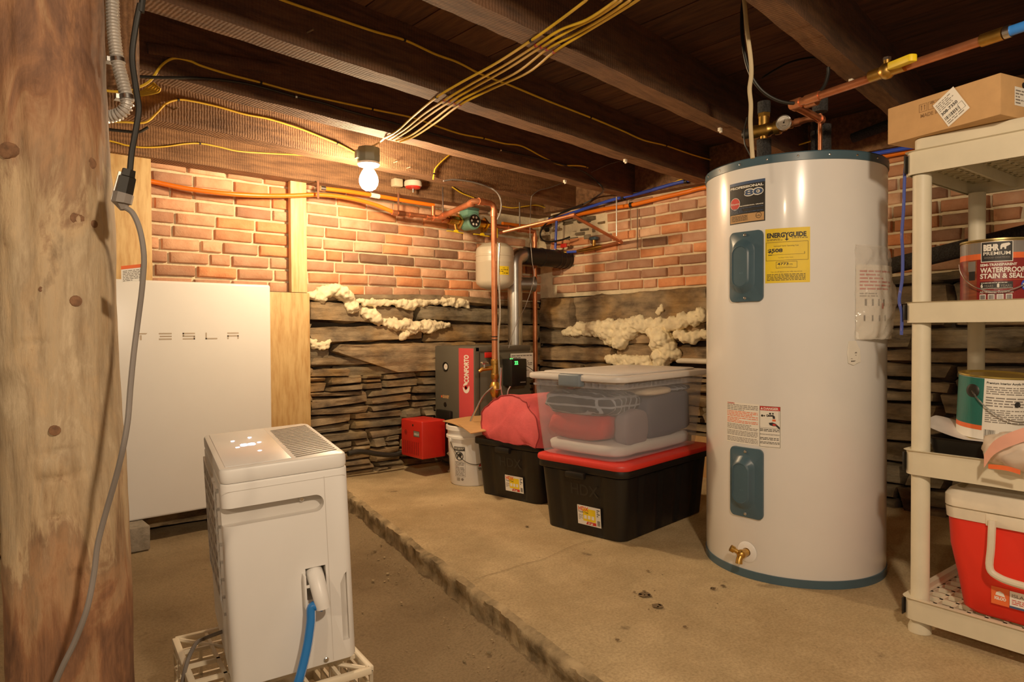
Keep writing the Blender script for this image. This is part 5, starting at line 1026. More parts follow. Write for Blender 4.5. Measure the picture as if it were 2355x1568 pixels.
blob('bed_sheet', 'crumpled white sheet along the bottom of the clear bin', 'sheet', (0, 0, .04), (.655, .405, .066), m_sheet, ex=(.3, .5), wr=.012, fr=9, seed=3)
blob('red_garment', 'folded red garment low in the front of the clear bin', 'clothes', (-.20, .04, .135), (.24, .31, .125), m_redcl, ex=(.4, .6), wr=.016, seed=5, fr=6)
blob('plaid_shirt', 'dark plaid shirt bundled above the red garment in the clear bin', 'clothes', (-.19, .03, .232), (.28, .38, .10), m_plaid, ex=(.45, .6), wr=.018, seed=8, fr=9)
blob('grey_pillow', 'large folded dark grey cloth filling the right of clear bin', 'clothes', (.12, -.12, .165), (.38, .15, .19), m_navy, ex=(.22, .25), wr=.007, seed=2, fr=5, ry=-3)
blob('lilac_cloth', 'folded lilac grey cloth standing at the bin front corner', 'clothes', (-.16, -.165, .13), (.18, .07, .15), m_lilac, ex=(.4, .5), wr=.007, seed=9)
blob('fleece_lining', 'cream fleece showing at the top of the clear bin', 'clothes', (.02, -.12, .278), (.24, .17, .035), m_fleece, ex=(.5, .6), wr=.006, seed=4)
blob('plaid_shirt', 'second plaid shirt on top of the grey cloth in the clear bin', 'clothes', (.23, -.05, .279), (.2, .30, .036), m_plaid, ex=(.5, .7), wr=.006, seed=12, fr=9)
# ------------------------------------------------------------------ red duffel
t = thing('duffel_bag', 'soft red duffel bag with black strap draped over the rear tote', 'bag', (2.66, 2.66, PZ + .31))
sec = [(2.425, .425), (2.405, .50), (2.43, .575), (2.52, .645), (2.62, .668), (2.74, .655), (2.85, .60), (2.875, .53), (2.865, .445), (2.75, .43), (2.6, .43), (2.49, .43)]
sec = [(p.x, p.y) for p in spline([V((a, b, 0)) for a, b in sec] + [V((2.425, .425, 0))], 4)[:-1]]
mb = MB(); rings = []; cy, cz = 2.64, .555
xs = [2.30, 2.302, 2.312, 2.35, 2.45, 2.52, 2.6, 2.7, 2.8, 2.9, 2.97, 2.99]; sc = [.3, .72, .96, 1.0, 1.0, .99, 1, 1, .99, .98, .85, .5]
for i, (x, s) in enumerate(zip(xs, sc)):
    rg = []
    for y, z in sec:
        n = nz(x * 8, y * 9, z * 9) * .014 + (.008 - abs(nz(x * 14 + z * 10, y * 14, 3)) * .03); dy, dz = y - cy, z - cz; l = math.hypot(dy, dz); k = s + n / l
        zz_ = cz + dz * k
        if y > 2.47: zz_ = max(zz_, .425 if x > 2.33 else .40)
        rg.append(V((x + (.05 * (z - .5) if i < 4 else 0) + nz(y * 9, z * 9, x) * .006, cy + dy * k, zz_)))
    rings.append(rg)
loft(mb, rings); mb.build('bag_body', m_bag, t, True, sharp=50, fixn=True)
mb = MB(); rg = [p + V((-.002, 0, 0)) for p in rings[2]]; mb.tube(rg + rg[:1], .003, 6); mb.build('piping', M('bag_piping', S(150, 36, 44), .6), t, True)
sp_ = [V((2.50, 2.50, .632)), V((2.53, 2.53, .655)), V((2.6, 2.56, .69)), V((2.68, 2.58, .70)), V((2.76, 2.60, .68))]
pp = spline(sp_, 5); mb = MB(); mb.add([p + V((-.012, .012, .0)) for p in pp] + [p + V((.012, -.012, 0)) for p in pp] + [p + V((-.012, .012, .003)) for p in pp] + [p + V((.012, -.012, .003)) for p in pp], sum([[(i, i + 1, i + 1 + len(pp), i + len(pp)), (i + 2 * len(pp), i + 3 * len(pp), i + 1 + 3 * len(pp), i + 1 + 2 * len(pp))] for i in range(len(pp) - 1)], []), 0, True); mb.build('strap', m_blackrub, t, True)
# ------------------------------------------------------------------ water heater
hc = (2.564, 1.251); HR = .3225; aC = math.atan2(-hc[1], -hc[0])
_, zT = oC(1840, 347, hc, HR); HH = zT - PZ
wh = thing('water_heater', 'tall white cylindrical water heater with teal rims and yellow sticker', 'water heater', (hc[0], hc[1], PZ))
MB().lathe([(HR - .004, .024), (HR, .03), (HR, HH - .03), (HR - .004, HH - .026)], 96).build('jacket', m_white, wh)
MB().lathe([(0, HH - .006), (HR - .02, HH - .004), (HR + .001, HH - .001), (HR + .004, HH - .005), (HR + .004, HH - .031), (HR - .002, HH - .032)], 96).build('top_rim', m_teal, wh)
MB().lathe([(HR - .01, .0), (HR + .003, 0), (HR + .003, .028), (HR - .004, .03)], 96).build('base_rim', m_teal, wh)
for k in range(14):
    q = aC - 1.5 + k * .31; MB().lathe([(0, .003), (.0035, .002), (.0045, 0)], 8, ((HR + .004) * math.cos(q), (HR + .004) * math.sin(q), HH - .017), axis=V((0, 0, 1)).rotation_difference(V((math.cos(q), math.sin(q), 0))).to_matrix()).build('screw', m_bolt, wh)
def hq(x, y): a, z = oC(x, y, hc, HR); return ((a - aC + math.pi) % (2 * math.pi) - math.pi) * HR, z - PZ
hm = cylmap((0, 0), HR, aC, 0)
# name plate
x0, x1 = hq(1679, 470)[0], hq(1760, 460)[0]; z1 = hq(1720, 416)[1]; z0 = hq(1720, 512)[1]; W_, H_ = x1 - x0, z1 - z0
L_ = Lab(hm); L_.rect(x0, z0, x1, z1, m_ink).up().rect(x0, z1 - H_ * .07, x1, z1, m_inkblue).rect(x0 + .003, z0 + .004, x1 - .004, z0 + H_ * .22, m_card)
L_.up().text('PROFESSIONAL', x0 + .004, z1 - H_ * .155, H_ * .055, m_paper, w=W_ * .93, bold=.04).text('80', x0 + W_ * .45, z1 - H_ * .35, H_ * .15, m_paper, w=W_ * .51, bold=.09).up().text('80', x0 + W_ * .465, z1 - H_ * .342, H_ * .13, m_inkblue, w=W_ * .48, bold=.03)
L_.circ(x0 + W_ * .18, z0 + H_ * .49, W_ * .155, m_paper).up().circ(x0 + W_ * .18, z0 + H_ * .49, W_ * .143, m_inkred).up().text('Rheem', x0 + W_ * .06, z0 + H_ * .465, H_ * .05, m_paper, w=W_ * .25, bold=.0)
L_.text('PROFESSIONAL GRADE', x0 + W_ * .33, z0 + H_ * .405, H_ * .022, m_paper, w=W_ * .63, bold=.03).lines(x0 + W_ * .04, z0 + H_ * .25, x0 + W_ * .95, z0 + H_ * .38, 4, m_inkblue).lines(x0 + W_ * .07, z0 + H_ * .06, x0 + W_ * .55, z0 + H_ * .2, 5, m_ink).ring(x0 + W_ * .84, z0 + H_ * .15, W_ * .075, .0015, m_ink).text('UL', x0 + W_ * .79, z0 + H_ * .13, H_ * .035, m_ink, w=W_ * .1)
L_.build('name_plate', wh)
# energy label
x0, x1 = hq(1760, 590)[0], hq(1863, 585)[0]; z1 = (hq(1757, 531)[1] + hq(1861, 518)[1]) / 2; z0 = (hq(1763, 654)[1] + hq(1866, 646)[1]) / 2; W_, H_ = x1 - x0, z1 - z0
L_ = Lab(hm); L_.rect(x0, z0, x1, z1, m_inkyel).up()
L_.text('ENERGYGUIDE', x0 + W_ * .04, z1 - H_ * .165, H_ * .085, m_ink, w=W_ * .88, bold=.05).poly([(x0 + W_ * .475, z1 - H_ * .165), (x0 + W_ * .505, z1 - H_ * .165), (x0 + W_ * .505, z1 - H_ * .2), (x0 + W_ * .54, z1 - H_ * .2), (x0 + W_ * .49, z1 - H_ * .235), (x0 + W_ * .44, z1 - H_ * .2), (x0 + W_ * .475, z1 - H_ * .2)][::-1], m_ink)
L_.lines(x0 + W_ * .04, z1 - H_ * .225, x0 + W_ * .4, z1 - H_ * .185, 2, m_ink, 2).lines(x0 + W_ * .6, z1 - H_ * .2, x0 + W_ * .95, z1 - H_ * .175, 1, m_ink, 4).frame(x0 + W_ * .02, z0 + H_ * .41, x0 + W_ * .96, z1 - H_ * .25, .0012, m_ink)
L_.text('Estimated Yearly Operating Cost', x0 + W_ * .2, z0 + H_ * .665, H_ * .025, m_ink, w=W_ * .55, bold=.01).text('$508', x0 + W_ * .06, z0 + H_ * .565, H_ * .065, m_ink, w=W_ * .34, bold=.04).rect(x0 + W_ * .07, z0 + H_ * .515, x0 + W_ * .88, z0 + H_ * .52, m_ink).rect(x0 + W_ * .07, z0 + H_ * .51, x0 + W_ * .16, z0 + H_ * .524, m_ink).rect(x0 + W_ * .875, z0 + H_ * .515, x0 + W_ * .885, z0 + H_ * .56, m_ink).poly([(x0 + W_ * .14, z0 + H_ * .56), (x0 + W_ * .16, z0 + H_ * .53), (x0 + W_ * .18, z0 + H_ * .56)], m_ink)
L_.text('Cost Range of Similar Models', x0 + W_ * .3, z0 + H_ * .455, H_ * .016, m_ink, w=W_ * .33, bold=0).frame(x0 + W_ * .25, z0 + H_ * .27, x0 + W_ * .72, z0 + H_ * .39, .0012, m_ink).text('4773', x0 + W_ * .28, z0 + H_ * .325, H_ * .045, m_ink, w=W_ * .25, bold=.03).text('kWh', x0 + W_ * .55, z0 + H_ * .327, H_ * .02, m_ink).text('Estimated Yearly Electricity Use', x0 + W_ * .3, z0 + H_ * .29, H_ * .013, m_ink, w=W_ * .3, bold=0)
L_.text('Your cost will depend on your utility rates and use.', x0 + W_ * .13, z0 + H_ * .195, H_ * .02, m_ink, w=W_ * .7, bold=.01).lines(x0 + W_ * .04, z0 + H_ * .04, x0 + W_ * .9, z0 + H_ * .17, 5, m_ink, 8); L_.build('energy_label', wh)
# access covers
def cover(tl, tr, bl_, br):
    x0, x1 = hq(*tl)[0], hq(*tr)[0]; z1 = (hq(*tl)[1] + hq(*tr)[1]) / 2; z0 = (hq(*bl_)[1] + hq(*br)[1]) / 2; cx = (x0 + x1) / 2; W_, H_ = x1 - x0, z1 - z0; mb = MB(); rings = []
    prof = [(1, 0), (1, .009), (.985, .011), (.76, .011), (.7, .014), (.56, .030), (.48, .033), (.47, .031), (.2, .030), (.03, .030)]
    for k, l in prof:
        if k > .9: pts = rrect(-W_ / 2 * k, -H_ / 2 * k, W_ / 2 * k, H_ / 2 * k, .018, 6)
        else:
            a, b = W_ / 2 * k * .9, H_ / 2 * (k * .82 + .17 * (k > .3)); pts = rrect(-a, -b, a, b, a * .999, 6)
        rings.append([hm(cx + x - (.008 if k < .9 else 0), (z0 + z1) / 2 + y, l) for x, y in pts])
    loft(mb, rings); o = mb.build('access_cover', m_teal, wh, sharp=30)
    L_ = Lab(lambda x, y, l: hm(x, y, l + .0302)); rr = random.Random(2)
    L_.lines(cx - W_ * .2, z0 + H_ * .22, cx + W_ * .1, z0 + H_ * .42, 6, M('embossed_teal', S(76, 104, 118), .3) if not bpy.data.materials.get('embossed_teal') else bpy.data.materials['embossed_teal'], 5); L_.build('embossing', o)
    for z in (z0 + H_ * .055, z1 - H_ * .055):
        p = hm(cx, z, .011); q = math.atan2(p.y, p.x); MB().lathe([(0, .004), (.004, .003), (.006, 0)], 10, p, axis=V((0, 0, 1)).rotation_difference(V((math.cos(q), math.sin(q), 0))).to_matrix()).build('screw', m_bolt, o)
cover((1683, 537), (1757, 528), (1682, 697), (1757, 691)); cover((1684, 1022), (1757, 1035), (1684, 1181), (1756, 1195))
# warning labels
x0, x1 = hq(1672, 970)[0], hq(1743, 975)[0]; z1 = (hq(1672, 922)[1] + hq(1743, 930)[1]) / 2; z0 = (hq(1671, 1012)[1] + hq(1743, 1026)[1]) / 2; xr = hq(1797, 980)[0]; H_ = z1 - z0
L_ = Lab(hm); L_.rect(x0, z0, x1 + .004, z1, m_paper).up()
for k in range(6):
    a, b = z1 - H_ * (.04 + k * .16), z1 - H_ * (.04 + (k + 1) * .155); L_.lines(x0 + .003, b, x1, a, 4, m_inkorg if k in (1, 2) else m_greyink, k + 3)
L_.text('WARNING', x0 + .003, z1 - H_ * .04, H_ * .035, m_inkred, bold=.03); L_.build('warning_label', wh)
xa = x1 + .0045; W_ = xr - xa - .002; z1 = hq(1770, 933)[1]; z0 = hq(1770, 1031)[1]; H_ = z1 - z0
L_ = Lab(hm); L_.rect(xa, z0, xr, z1, m_paper).up().rect(xa + .002, z1 - H_ * .115, xr - .003, z1 - .002, m_inkred).frame(xa + .002, z0 + .004, xr - .003, z1 - .002, .0012, m_ink).up()
L_.text('DANGER', xa + W_ * .22, z1 - H_ * .095, H_ * .055, m_paper, w=W_ * .68, bold=.03).poly([(xa + W_ * .07, z1 - H_ * .095), (xa + W_ * .19, z1 - H_ * .095), (xa + W_ * .13, z1 - H_ * .035)], m_paper)
zz = lambda k: z1 - H_ * k
L_.circ(xa + W_ * .15, zz(.24), W_ * .055, m_ink).circ(xa + W_ * .25, zz(.24), W_ * .035, m_ink).ring(xa + W_ * .4, zz(.23), W_ * .06, .0018, m_ink).poly([(xa + W_ * .4, zz(.255)), (xa + W_ * .4, zz(.225)), (xa + W_ * .66, zz(.21)), (xa + W_ * .74, zz(.24)), (xa + W_ * .75, zz(.3)), (xa + W_ * .65, zz(.3)), (xa + W_ * .63, zz(.25))][::-1], m_ink).circ(xa + W_ * .52, zz(.185), W_ * .05, m_ink).circ(xa + W_ * .65, zz(.18), W_ * .04, m_ink)
L_.rect(xa + W_ * .62, zz(.36), xa + W_ * .78, zz(.315), m_inkorg).poly([(xa + W_ * .46, zz(.40)), (xa + W_ * .62, zz(.385)), (xa + W_ * .78, zz(.41)), (xa + W_ * .96, zz(.49)), (xa + W_ * .96, zz(.545)), (xa + W_ * .78, zz(.47)), (xa + W_ * .64, zz(.47)), (xa + W_ * .5, zz(.45))][::-1], m_ink).rect(xa + W_ * .64, zz(.46), xa + W_ * .8, zz(.42), m_inkred).rect(xa + W_ * .02, zz(.525), xa + W_ * .96, zz(.52), m_ink).rect(xa + W_ * .92, zz(.34), xa + W_ * .93, zz(.12), m_ink)
for k, (a, b) in enumerate(((.6, .55), (.72, .63), (.8, .75), (.9, .84))): L_.lines(xa + W_ * .05, zz(b + .06), xa + W_ * .95, zz(a - .06), 2, m_ink, k + 11)
L_.build('danger_label', wh)
# drain valve
dx, dz = hq(1718, 1269); q = aC + dx / HR; er = V((math.cos(q), math.sin(q), 0)); et = V((-er.y, er.x, 0)); axm = V((0, 0, 1)).rotation_difference(er).to_matrix(); p = hm(dx, dz, 0)
MB().lathe([(.016, .004), (.034, .003), (.038, 0)], 28, p, axis=axm).build('drain_collar', m_white, wh)
MB().cyl(p, p + er * .03, .014).sphere(p + er * .036, .017, 2).tube([p + er * .036, p + er * .05 - V((0, 0, .016)), p + er * .052 - V((0, 0, .03))], [.012, .011, .0125], 12).cyl(p + er * .036, p + er * .052 - et * .024 + V((0, 0, .016)), .008).cyl(p + er * .05 - et * .02 + V((0, 0, .013)), p + er * .058 - et * .03 + V((0, 0, .02)), .012).build('drain_valve', m_brass, wh)
# piping on top of the heater
zt = PZ + HH - .005
def hz_(x, y, D): return oD(x, y, D)
n1 = oD(1757, 330, 2.60); n1 = V((n1.x, n1.y, zt)); zA = oD(1757, 300, 2.60).z; zl = oD(1757, 322, 2.6).z
t = thing('mixing_valve', 'brass mixing valve with round gauge on foam wrapped pipe above heater', 'valve', n1)
MB().cyl(n1, V((n1.x, n1.y, zl)), .027).build('lower_insulation', m_foamins, t, True)
e1 = V((RT.x, RT.y, 0)).normalized(); e2 = V((FW.x, FW.y, 0)).normalized(); bdir = (oD(1830, 279, 2.52) - oD(1740, 308, 2.62)); bdir.z = 0; bdir.normalize(); c = V((n1.x, n1.y, zA))
A3 = V((0, 0, 1)).rotation_difference(bdir).to_matrix()
MB().lathe([(0, -.05), (.022, -.048), (.026, -.036), (.024, -.02), (.027, -.004), (.027, .02), (.022, .026), (.02, .04), (.026, .042), (.026, .062), (.019, .066), (.017, .085), (0, .086)], 20, c, axis=A3).cyl(V((n1.x, n1.y, zl - .004)), c, .014).cyl(c, c + V((0, 0, .052)), .02).cyl(c + V((0, 0, .05)), c + V((0, 0, .066)), .024, n=6).build('valve_body', m_brass, t, True)
MB().lathe([(0, -.085), (.016, -.083), (.02, -.07), (.02, -.045), (0, -.044)], 16, c, axis=A3).build('valve_cap', m_dsteel, t, True)
MB().cyl(c + V((0, 0, .064)), c + V((0, 0, .108)), .024).build('upper_insulation', m_foamins, t, True)
g = oD(1803, 282, 2.42); gd = (CAM - g).normalized(); gd = (gd + V((0, 0, .1)) - e1 * .25).normalized(); A4 = V((0, 0, 1)).rotation_difference(gd).to_matrix()
MB().lathe([(0, -.012), (.024, -.012), (.0265, -.006), (.0265, .006), (.023, .007), (.022, .003), (0, .003)], 28, g, axis=A4).build('gauge_case', m_bolt, t, True)
ex = gd.cross(V((0, 0, 1))) * -1; ex.normalize(); ey = gd.cross(ex); L_ = Lab(lambda x, y, l: g + ex * x + ey * y + gd * (l + .0036)); L_.circ(0, 0, .022, m_paper).up().ring(0, 0, .019, .0008, m_ink).poly([(-.0015, 0), (.0015, 0), (.006, .016)], m_ink).circ(0, 0, .003, m_ink).rect(-.007, -.012, .007, -.0105, m_ink)
o = L_.build('gauge_face', t, True)
MB().cyl(g - gd * .01, c + bdir * .075, .009).build('gauge_stem', m_brass, t, True)
q0 = c + bdir * .085; q1 = oD(1856, 274, 2.47); q2 = oD(1886, 272, 2.45)
MB().tube([q0, q1, q2], .0115, 12).build('outlet_pipe', m_copper, t, True)
for k in (.2, .55): p = q0.lerp(q1, k); MB().cyl(p - bdir * .009, p + bdir * .009, .0145).build('coupling', m_brass if k < .3 else m_copper, t, True)
# main copper supply
a = oD(1886, 274, 2.45); b = oD(1823, 241, 2.22); zz_ = b.z; d = oZ(2292, 82, zz_ + .0); e = oZ(2356, 62, zz_); vv = oZ(2040, 163, zz_)
t = thing('supply_pipe', 'copper pipe with yellow valve lever running overhead to a blue pipe', 'pipe', b)
MB().tube([a, b], .0125, 14).build('branch_pipe', m_copper, t, True); MB().tube([b, d], .0125, 14).build('long_pipe', m_copper, t, True)
dr = (d - b).normalized()
for p, dd_, m, r, ln in ((a, b - a, m_copper, .016, .03), (b + (a - b) * .06, b - a, m_copper, .016, .03), (b + dr * .012, dr, m_copper, .016, .036), (b + dr * .075, dr, m_copper, .0155, .05), (d - dr * .01, dr, m_brass, .016, .05), (d + dr * .025, dr, m_bolt, .0155, .014)): collar(p, dd_, ln, r, m, t)
MB().cyl(vv - dr * .05, vv + dr * .05, .017).sphere(vv, .024, 2).cyl(vv, vv + V((0, 0, .03)), .009).build('ball_valve', m_brass, t, True)
vs_ = vv + V((0, 0, .03)); MB().cyl(vs_, vs_ + V((0, 0, .008)), .011, n=6).build('lever_nut', m_bolt, t, True)
la, lb = oD(2047, 155, (vv - CAM).dot(FW) - .02), oD(2103, 133, (vv - CAM).dot(FW) - .12); ld = (lb - la).normalized(); sd_ = ld.cross(V((0, 0, 1))).normalized()
mb = MB(); mb.M = Matrix.Translation(la) @ Matrix(((ld.x, sd_.x, 0, 0), (ld.y, sd_.y, 0, 0), (ld.z, sd_.z, 1, 0), (0, 0, 0, 1))); rbox(mb, 0, -.012, -.008, (lb - la).length, .012, .012, .009, .003); mb.M = None; mb.build('yellow_lever', m_inkyel, t, True)
collar(oD(1866, 234, 2.2), dr, .04, .0165, m_copper, t)
MB().tube([d + dr * .02, d + dr * .2, d + dr * .9], .0125, 14).build('blue_pipe', M('bright_blue_pex', S(44, 122, 220), .35), t, True)
# foam wrapped risers
for lab, x, ya, yb, D, r in (('foam wrapped pipe rising behind the copper elbow above heater, right one', 1895, 340, 288, 2.5, .025), ('thin foam wrapped pipe rising from the heater top, left of the pair', 1877, 345, 275, 2.54, .019)):
    p = oD(x, ya, D); tag(MB().cyl((p.x, p.y, zt), (p.x, p.y, oD(x, yb, D).z), r).build('insulated_pipe', m_foamins), lab, 'pipe')
p = oD(1886, 300, 2.46); tag(MB().cyl((p.x, p.y, zt), (p.x, p.y, oD(1886, 262, 2.46).z), .007).build('copper_riser', m_copper), 'short copper riser between two foam wrapped pipes on heater top', 'pipe')
p = oD(1886, 258, 2.46); tag(MB().cyl((p.x, p.y, p.z), (p.x, p.y, oD(1886, 226, 2.46).z), .0265).build('pipe_insulation', m_foamins), 'short thick foam sleeve above the copper elbow over the heater', 'pipe insulation')
p = oD(1760, 262, 2.66); tag(MB().box(p.x, p.y, ZJ - .02, p.x + .5, p.y + .07, ZJ + .17, 0, .01).build('foam_duct', m_foamins), 'dark foam wrapped block between the joists above the water heater', 'insulation') if False else None
# ropes and loop
tag(MB().tube([V((oD(1706, -30, 2.1).x, oD(1706, -30, 2.1).y, ZBOARD))] + [oD(x, y, 2.1) for x, y in ((1706, -30), (1712, 5), (1718, 70), (1726, 130), (1728, 170), (1724, 205), (1727, 240), (1726, 280), (1728, 320), (1731, 364))], .0065, 10, sp=6).build('beige_rope', m_rope), 'beige braided cord hanging down to the water heater rim', 'cord')
tag(MB().tube([V((oD(1718, -30, 2.2).x, oD(1718, -30, 2.2).y, ZBOARD))] + [oD(x, y, 2.2) for x, y in ((1714, -30), (1708, 10), (1706, 60), (1712, 120), (1726, 170), (1752, 208), (1790, 231), (1830, 237), (1868, 226), (1894, 200), (1904, 172), (1905, 155))], .0058, 10, sp=6).build('black_cable', m_black), 'black cable hanging in a big loop from the joists above the heater', 'cable')
tag(MB().tube([oD(x, y, 2.62) for x, y in ((1752, 180), (1780, 162), (1820, 142), (1870, 132), (1900, 140))], .004, 8, sp=5).build('black_cable', m_black), 'thin black cable arc close under the boards behind the loop', 'cable')
tag(MB().tube([oD(x, y, 2.55) for x, y in ((1718, 270), (1712, 300), (1713, 330), (1722, 350), (1728, 362))], .003, 8, sp=5).build('black_wire', m_black), 'short black wire arcing to the heater rim behind the beige cord', 'wire')
tag(MB().tube([oX(x, y, WB - .2) for x, y in ((1720, 372), (1800, 345), (1866, 324), (1900, 313))] , .004, 8, sp=5).build('electric_cable', m_yel), 'yellow cable rising behind the foam pipes above water heater', 'cable')
# plastic bag of papers taped to the heater
t = thing('manual_pouch', 'clear plastic pouch of papers taped to the right of the heater', 'document pouch', (hc[0] + HR * math.cos(aC + 1), hc[1] + HR * math.sin(aC + 1), 1.0))
xa = hq(1966, 700)[0]; zt_, zb_ = hq(1970, 562)[1], hq(1970, 782)[1]; hm_w = lambda x, y, l: hm(x, y, l) + V((hc[0], hc[1], PZ))
wd = .2; H_ = zt_ - zb_
mb = MB(); mb.grid(lambda u, v: hm_w(xa + wd * u, zb_ + .003 + (H_ * .78) * v, .004 + .006 * u * 2 + .012 * math.sin(u * 3)), 14, 10); mb.build('manual', m_paper, t, True)
L_ = Lab(lambda x, y, l: hm_w(x, y, .0052 + .012 * ((x - xa) / wd) + .012 * math.sin((x - xa) / wd * 3) + l))
L_.lines(xa + .012, zb_ + H_ * .52, xa + wd * .8, zb_ + H_ * .74, 6, m_inkred, 3)
for k in range(4): L_.rect(xa + .03 + k * .026, zb_ + H_ * .36, xa + .037 + k * .026, zb_ + H_ * .43, m_ink); L_.rect(xa + .026 + k * .03, zb_ + H_ * .2, xa + .032 + k * .03, zb_ + H_ * .26, m_ink)
L_.rect(xa + .1, zb_ + H_ * .33, xa + .11, zb_ + H_ * .39, m_inkred).lines(xa + .012, zb_ + H_ * .45, xa + .08, zb_ + H_ * .5, 2, m_greyink, 9); L_.build('printed_text', t, True)
mb = MB(); mb.grid(lambda u, v: hm_w(xa - .004 + (wd + .03) * u, zb_ + H_ * v, .006 + .06 * math.sin(math.pi * min(1, u * 1.05)) * math.sin(math.pi * min(1, (v * .95 + .03))) ** .7 * (1.1 - v * .7) + .012 * nz(u * 7, v * 9, 2) + .004 * nz(u * 22, v * 22)), 40, 48); mb.build('plastic_film', m_film, t, True, sharp=0)
xs = hq(1962, 812)[0]; za, zb2 = hq(1962, 784)[1], hq(1962, 840)[1]
pg = [(xs - .02, za), (xs + .008, za + .001), (xs + .026, za - .03), (xs + .03, zb2 + .012), (xs + .01, zb2 + .006), (xs, zb2), (xs - .022, zb2 + .008), (xs - .026, za - .04)]
L_ = Lab(lambda x, y, l: hm_w(x, y, l + .002 + .004 * abs(nz(x * 60, y * 60)))); L_.poly(pg[::-1], m_paper).up().lines(xs - .012, zb2 + .01, xs + .014, za - .035, 4, m_greyink, 5); o = L_.mb.build('paper_scrap', L_.mats); tag(o, 'small torn paper scrap stuck on heater below the pouch', 'paper')
# ------------------------------------------------------------------ plastic shelf
sx, sy = 2.222, .695; SYAW = R(-3.5)
SM = Matrix.Translation((sx, sy, PZ)) @ Matrix.Rotation(SYAW, 4, 'Z')      # local: x to the back, -y towards the camera side
Zs = lambda x, y: oP(x, y, V((sx - .03, sy, 0)), V((1, 0, 0))).z - PZ
sh = thing('plastic_shelf', 'beige plastic shelving unit with four tiers standing on the slab right', 'shelf', (sx, sy, PZ), SYAW)
SD, SL = .44, .92; pr_ = .0265
lv = [(Zs(2094, 1376), Zs(2098, 1424)), (Zs(2094, 1037), Zs(2096, 1090)), (Zs(2092, 697), Zs(2092, 742)), (Zs(2090, 352), Zs(2090, 403))]
for x in (0, SD):
    for y in (0, -SL + .04):
        mb = MB(); mb.lathe([(0, .0), (.031, 0), (.031, .012), (pr_ - .002, .03), (pr_ - .002, lv[3][1])], 24, (x, y, 0)); mb.build('leg', m_beige, sh)
def tier(z1, z0, nm='shelf_tier'):
    mb = MB(); e = .035; th = .006; x0, x1, y1, y0 = -e, SD + e, e, -SL - .0
    rings = []
    for z, o in ((z0, .004), (z0, 0), (z1, 0), (z1 + .003, -.006), (z1 + .003, .012), (z1 - .012, .012), (z1 - .014, .02)): rings.append([V((a, b, z)) for a, b in rrect(x0 + o, y0 + o, x1 - o, y1 - o, .03, 5)])
    loft(mb, rings, 0, False)
    rings = [[V((a, b, z)) for a, b in rrect(x0 + .012, y0 + .012, x1 - .012, y1 - .012, .025, 5)] for z in (z0, z1 - .012)]; loft(mb, rings, 0, False)
    zz_ = z1 - .016
    for i in range(11): x = x0 + .02 + (x1 - x0 - .04) * i / 10; mb.box(x - .005, y0 + .01, zz_ - .012, x + .005, y1 - .01, zz_)
    for i in range(22): y = y0 + .02 + (y1 - y0 - .04) * i / 21; mb.box(x0 + .01, y - .005, zz_ - .012, x1 - .01, y + .005, zz_)
    for k in range(5): y = y0 + .1 + k * .18; mb.box(x0 + .012, y - .004, z0 + .004, x1 - .012, y + .004, zz_ - .012)
    o = mb.build(nm, m_beige, sh, sharp=30)
    MB().box(x0 + .002, y1 - .001, z0 + .008, x0 + .05, y1 + .003, z1 - .004, 0, .0015).build('end_notch', m_teal if False else m_dsteel, o)
    return o
for a, b in lv: tier(a, b)
zU = Zs(2106, 317); mb = MB(); rbox(mb, -.02, -SL - .0, lv[3][0] + .002, SD + .02, .022, zU, .03, .004); mb.build('top_slab', m_beige, sh)
def SW(x, y, z): return SM @ V((x, y, z))
# cardboard box on top
zbx = PZ + zU + .001; a = oZ(2041, 333, zbx); b = oZ(2301, 263, zbx); ln = (b - a).length; ang = math.atan2((b - a).y, (b - a).x); hb = oP(2041, 250, a, V((FW.x, FW.y, 0))).z - zbx
bx_ = thing('cardboard_box', 'long brown cardboard box with white sticker on top of the shelf', 'box', a, ang); dpt = .30
MB().box(0, 0, 0, ln, dpt, hb, 0, .003).build('carton', m_card, bx_)
L_ = Lab(planar((0, 0, 0), (1, 0, 0), (0, 0, 1)))
ics = [.30, .365, .43, .495]
for i, x in enumerate(ics):
    x *= ln / 1.0; x = ln * (.31 + i * .085); L_.frame(x, hb * .62, x + ln * .075, hb * .83, .0012, m_brown)
    c = x + ln * .0375; z = hb * .725
    if i == 0:
        for d in (-.12, .12): L_.rect(c + d * ln * .12 - .001, hb * .66, c + d * ln * .12 + .001, hb * .78, m_brown).poly([(c + d * ln * .12 - .003, hb * .765), (c + d * ln * .12 + .003, hb * .765), (c + d * ln * .12, hb * .8)], m_brown)
    elif i == 1: L_.poly([(c - .008, z + .004), (c + .008, z + .004), (c + .005, z + .009), (c, z + .0105), (c - .005, z + .009)], m_brown).rect(c - .0006, z - .008, c + .0006, z + .005, m_brown)
    else: L_.ring(c, z, .009, .0022, m_brown)
L_.text('MADE IN CHINA', ln * .325, hb * .47, hb * .1, m_brown, w=ln * .33, bold=.02); L_.build('printed_icons', bx_)
c = V((ln * .60, 0, hb * .53)); s_ = .042; rt = Matrix.Rotation(R(-32), 3, 'Y'); ex = rt @ V((1, 0, 0)); ez = rt @ V((0, 0, 1))
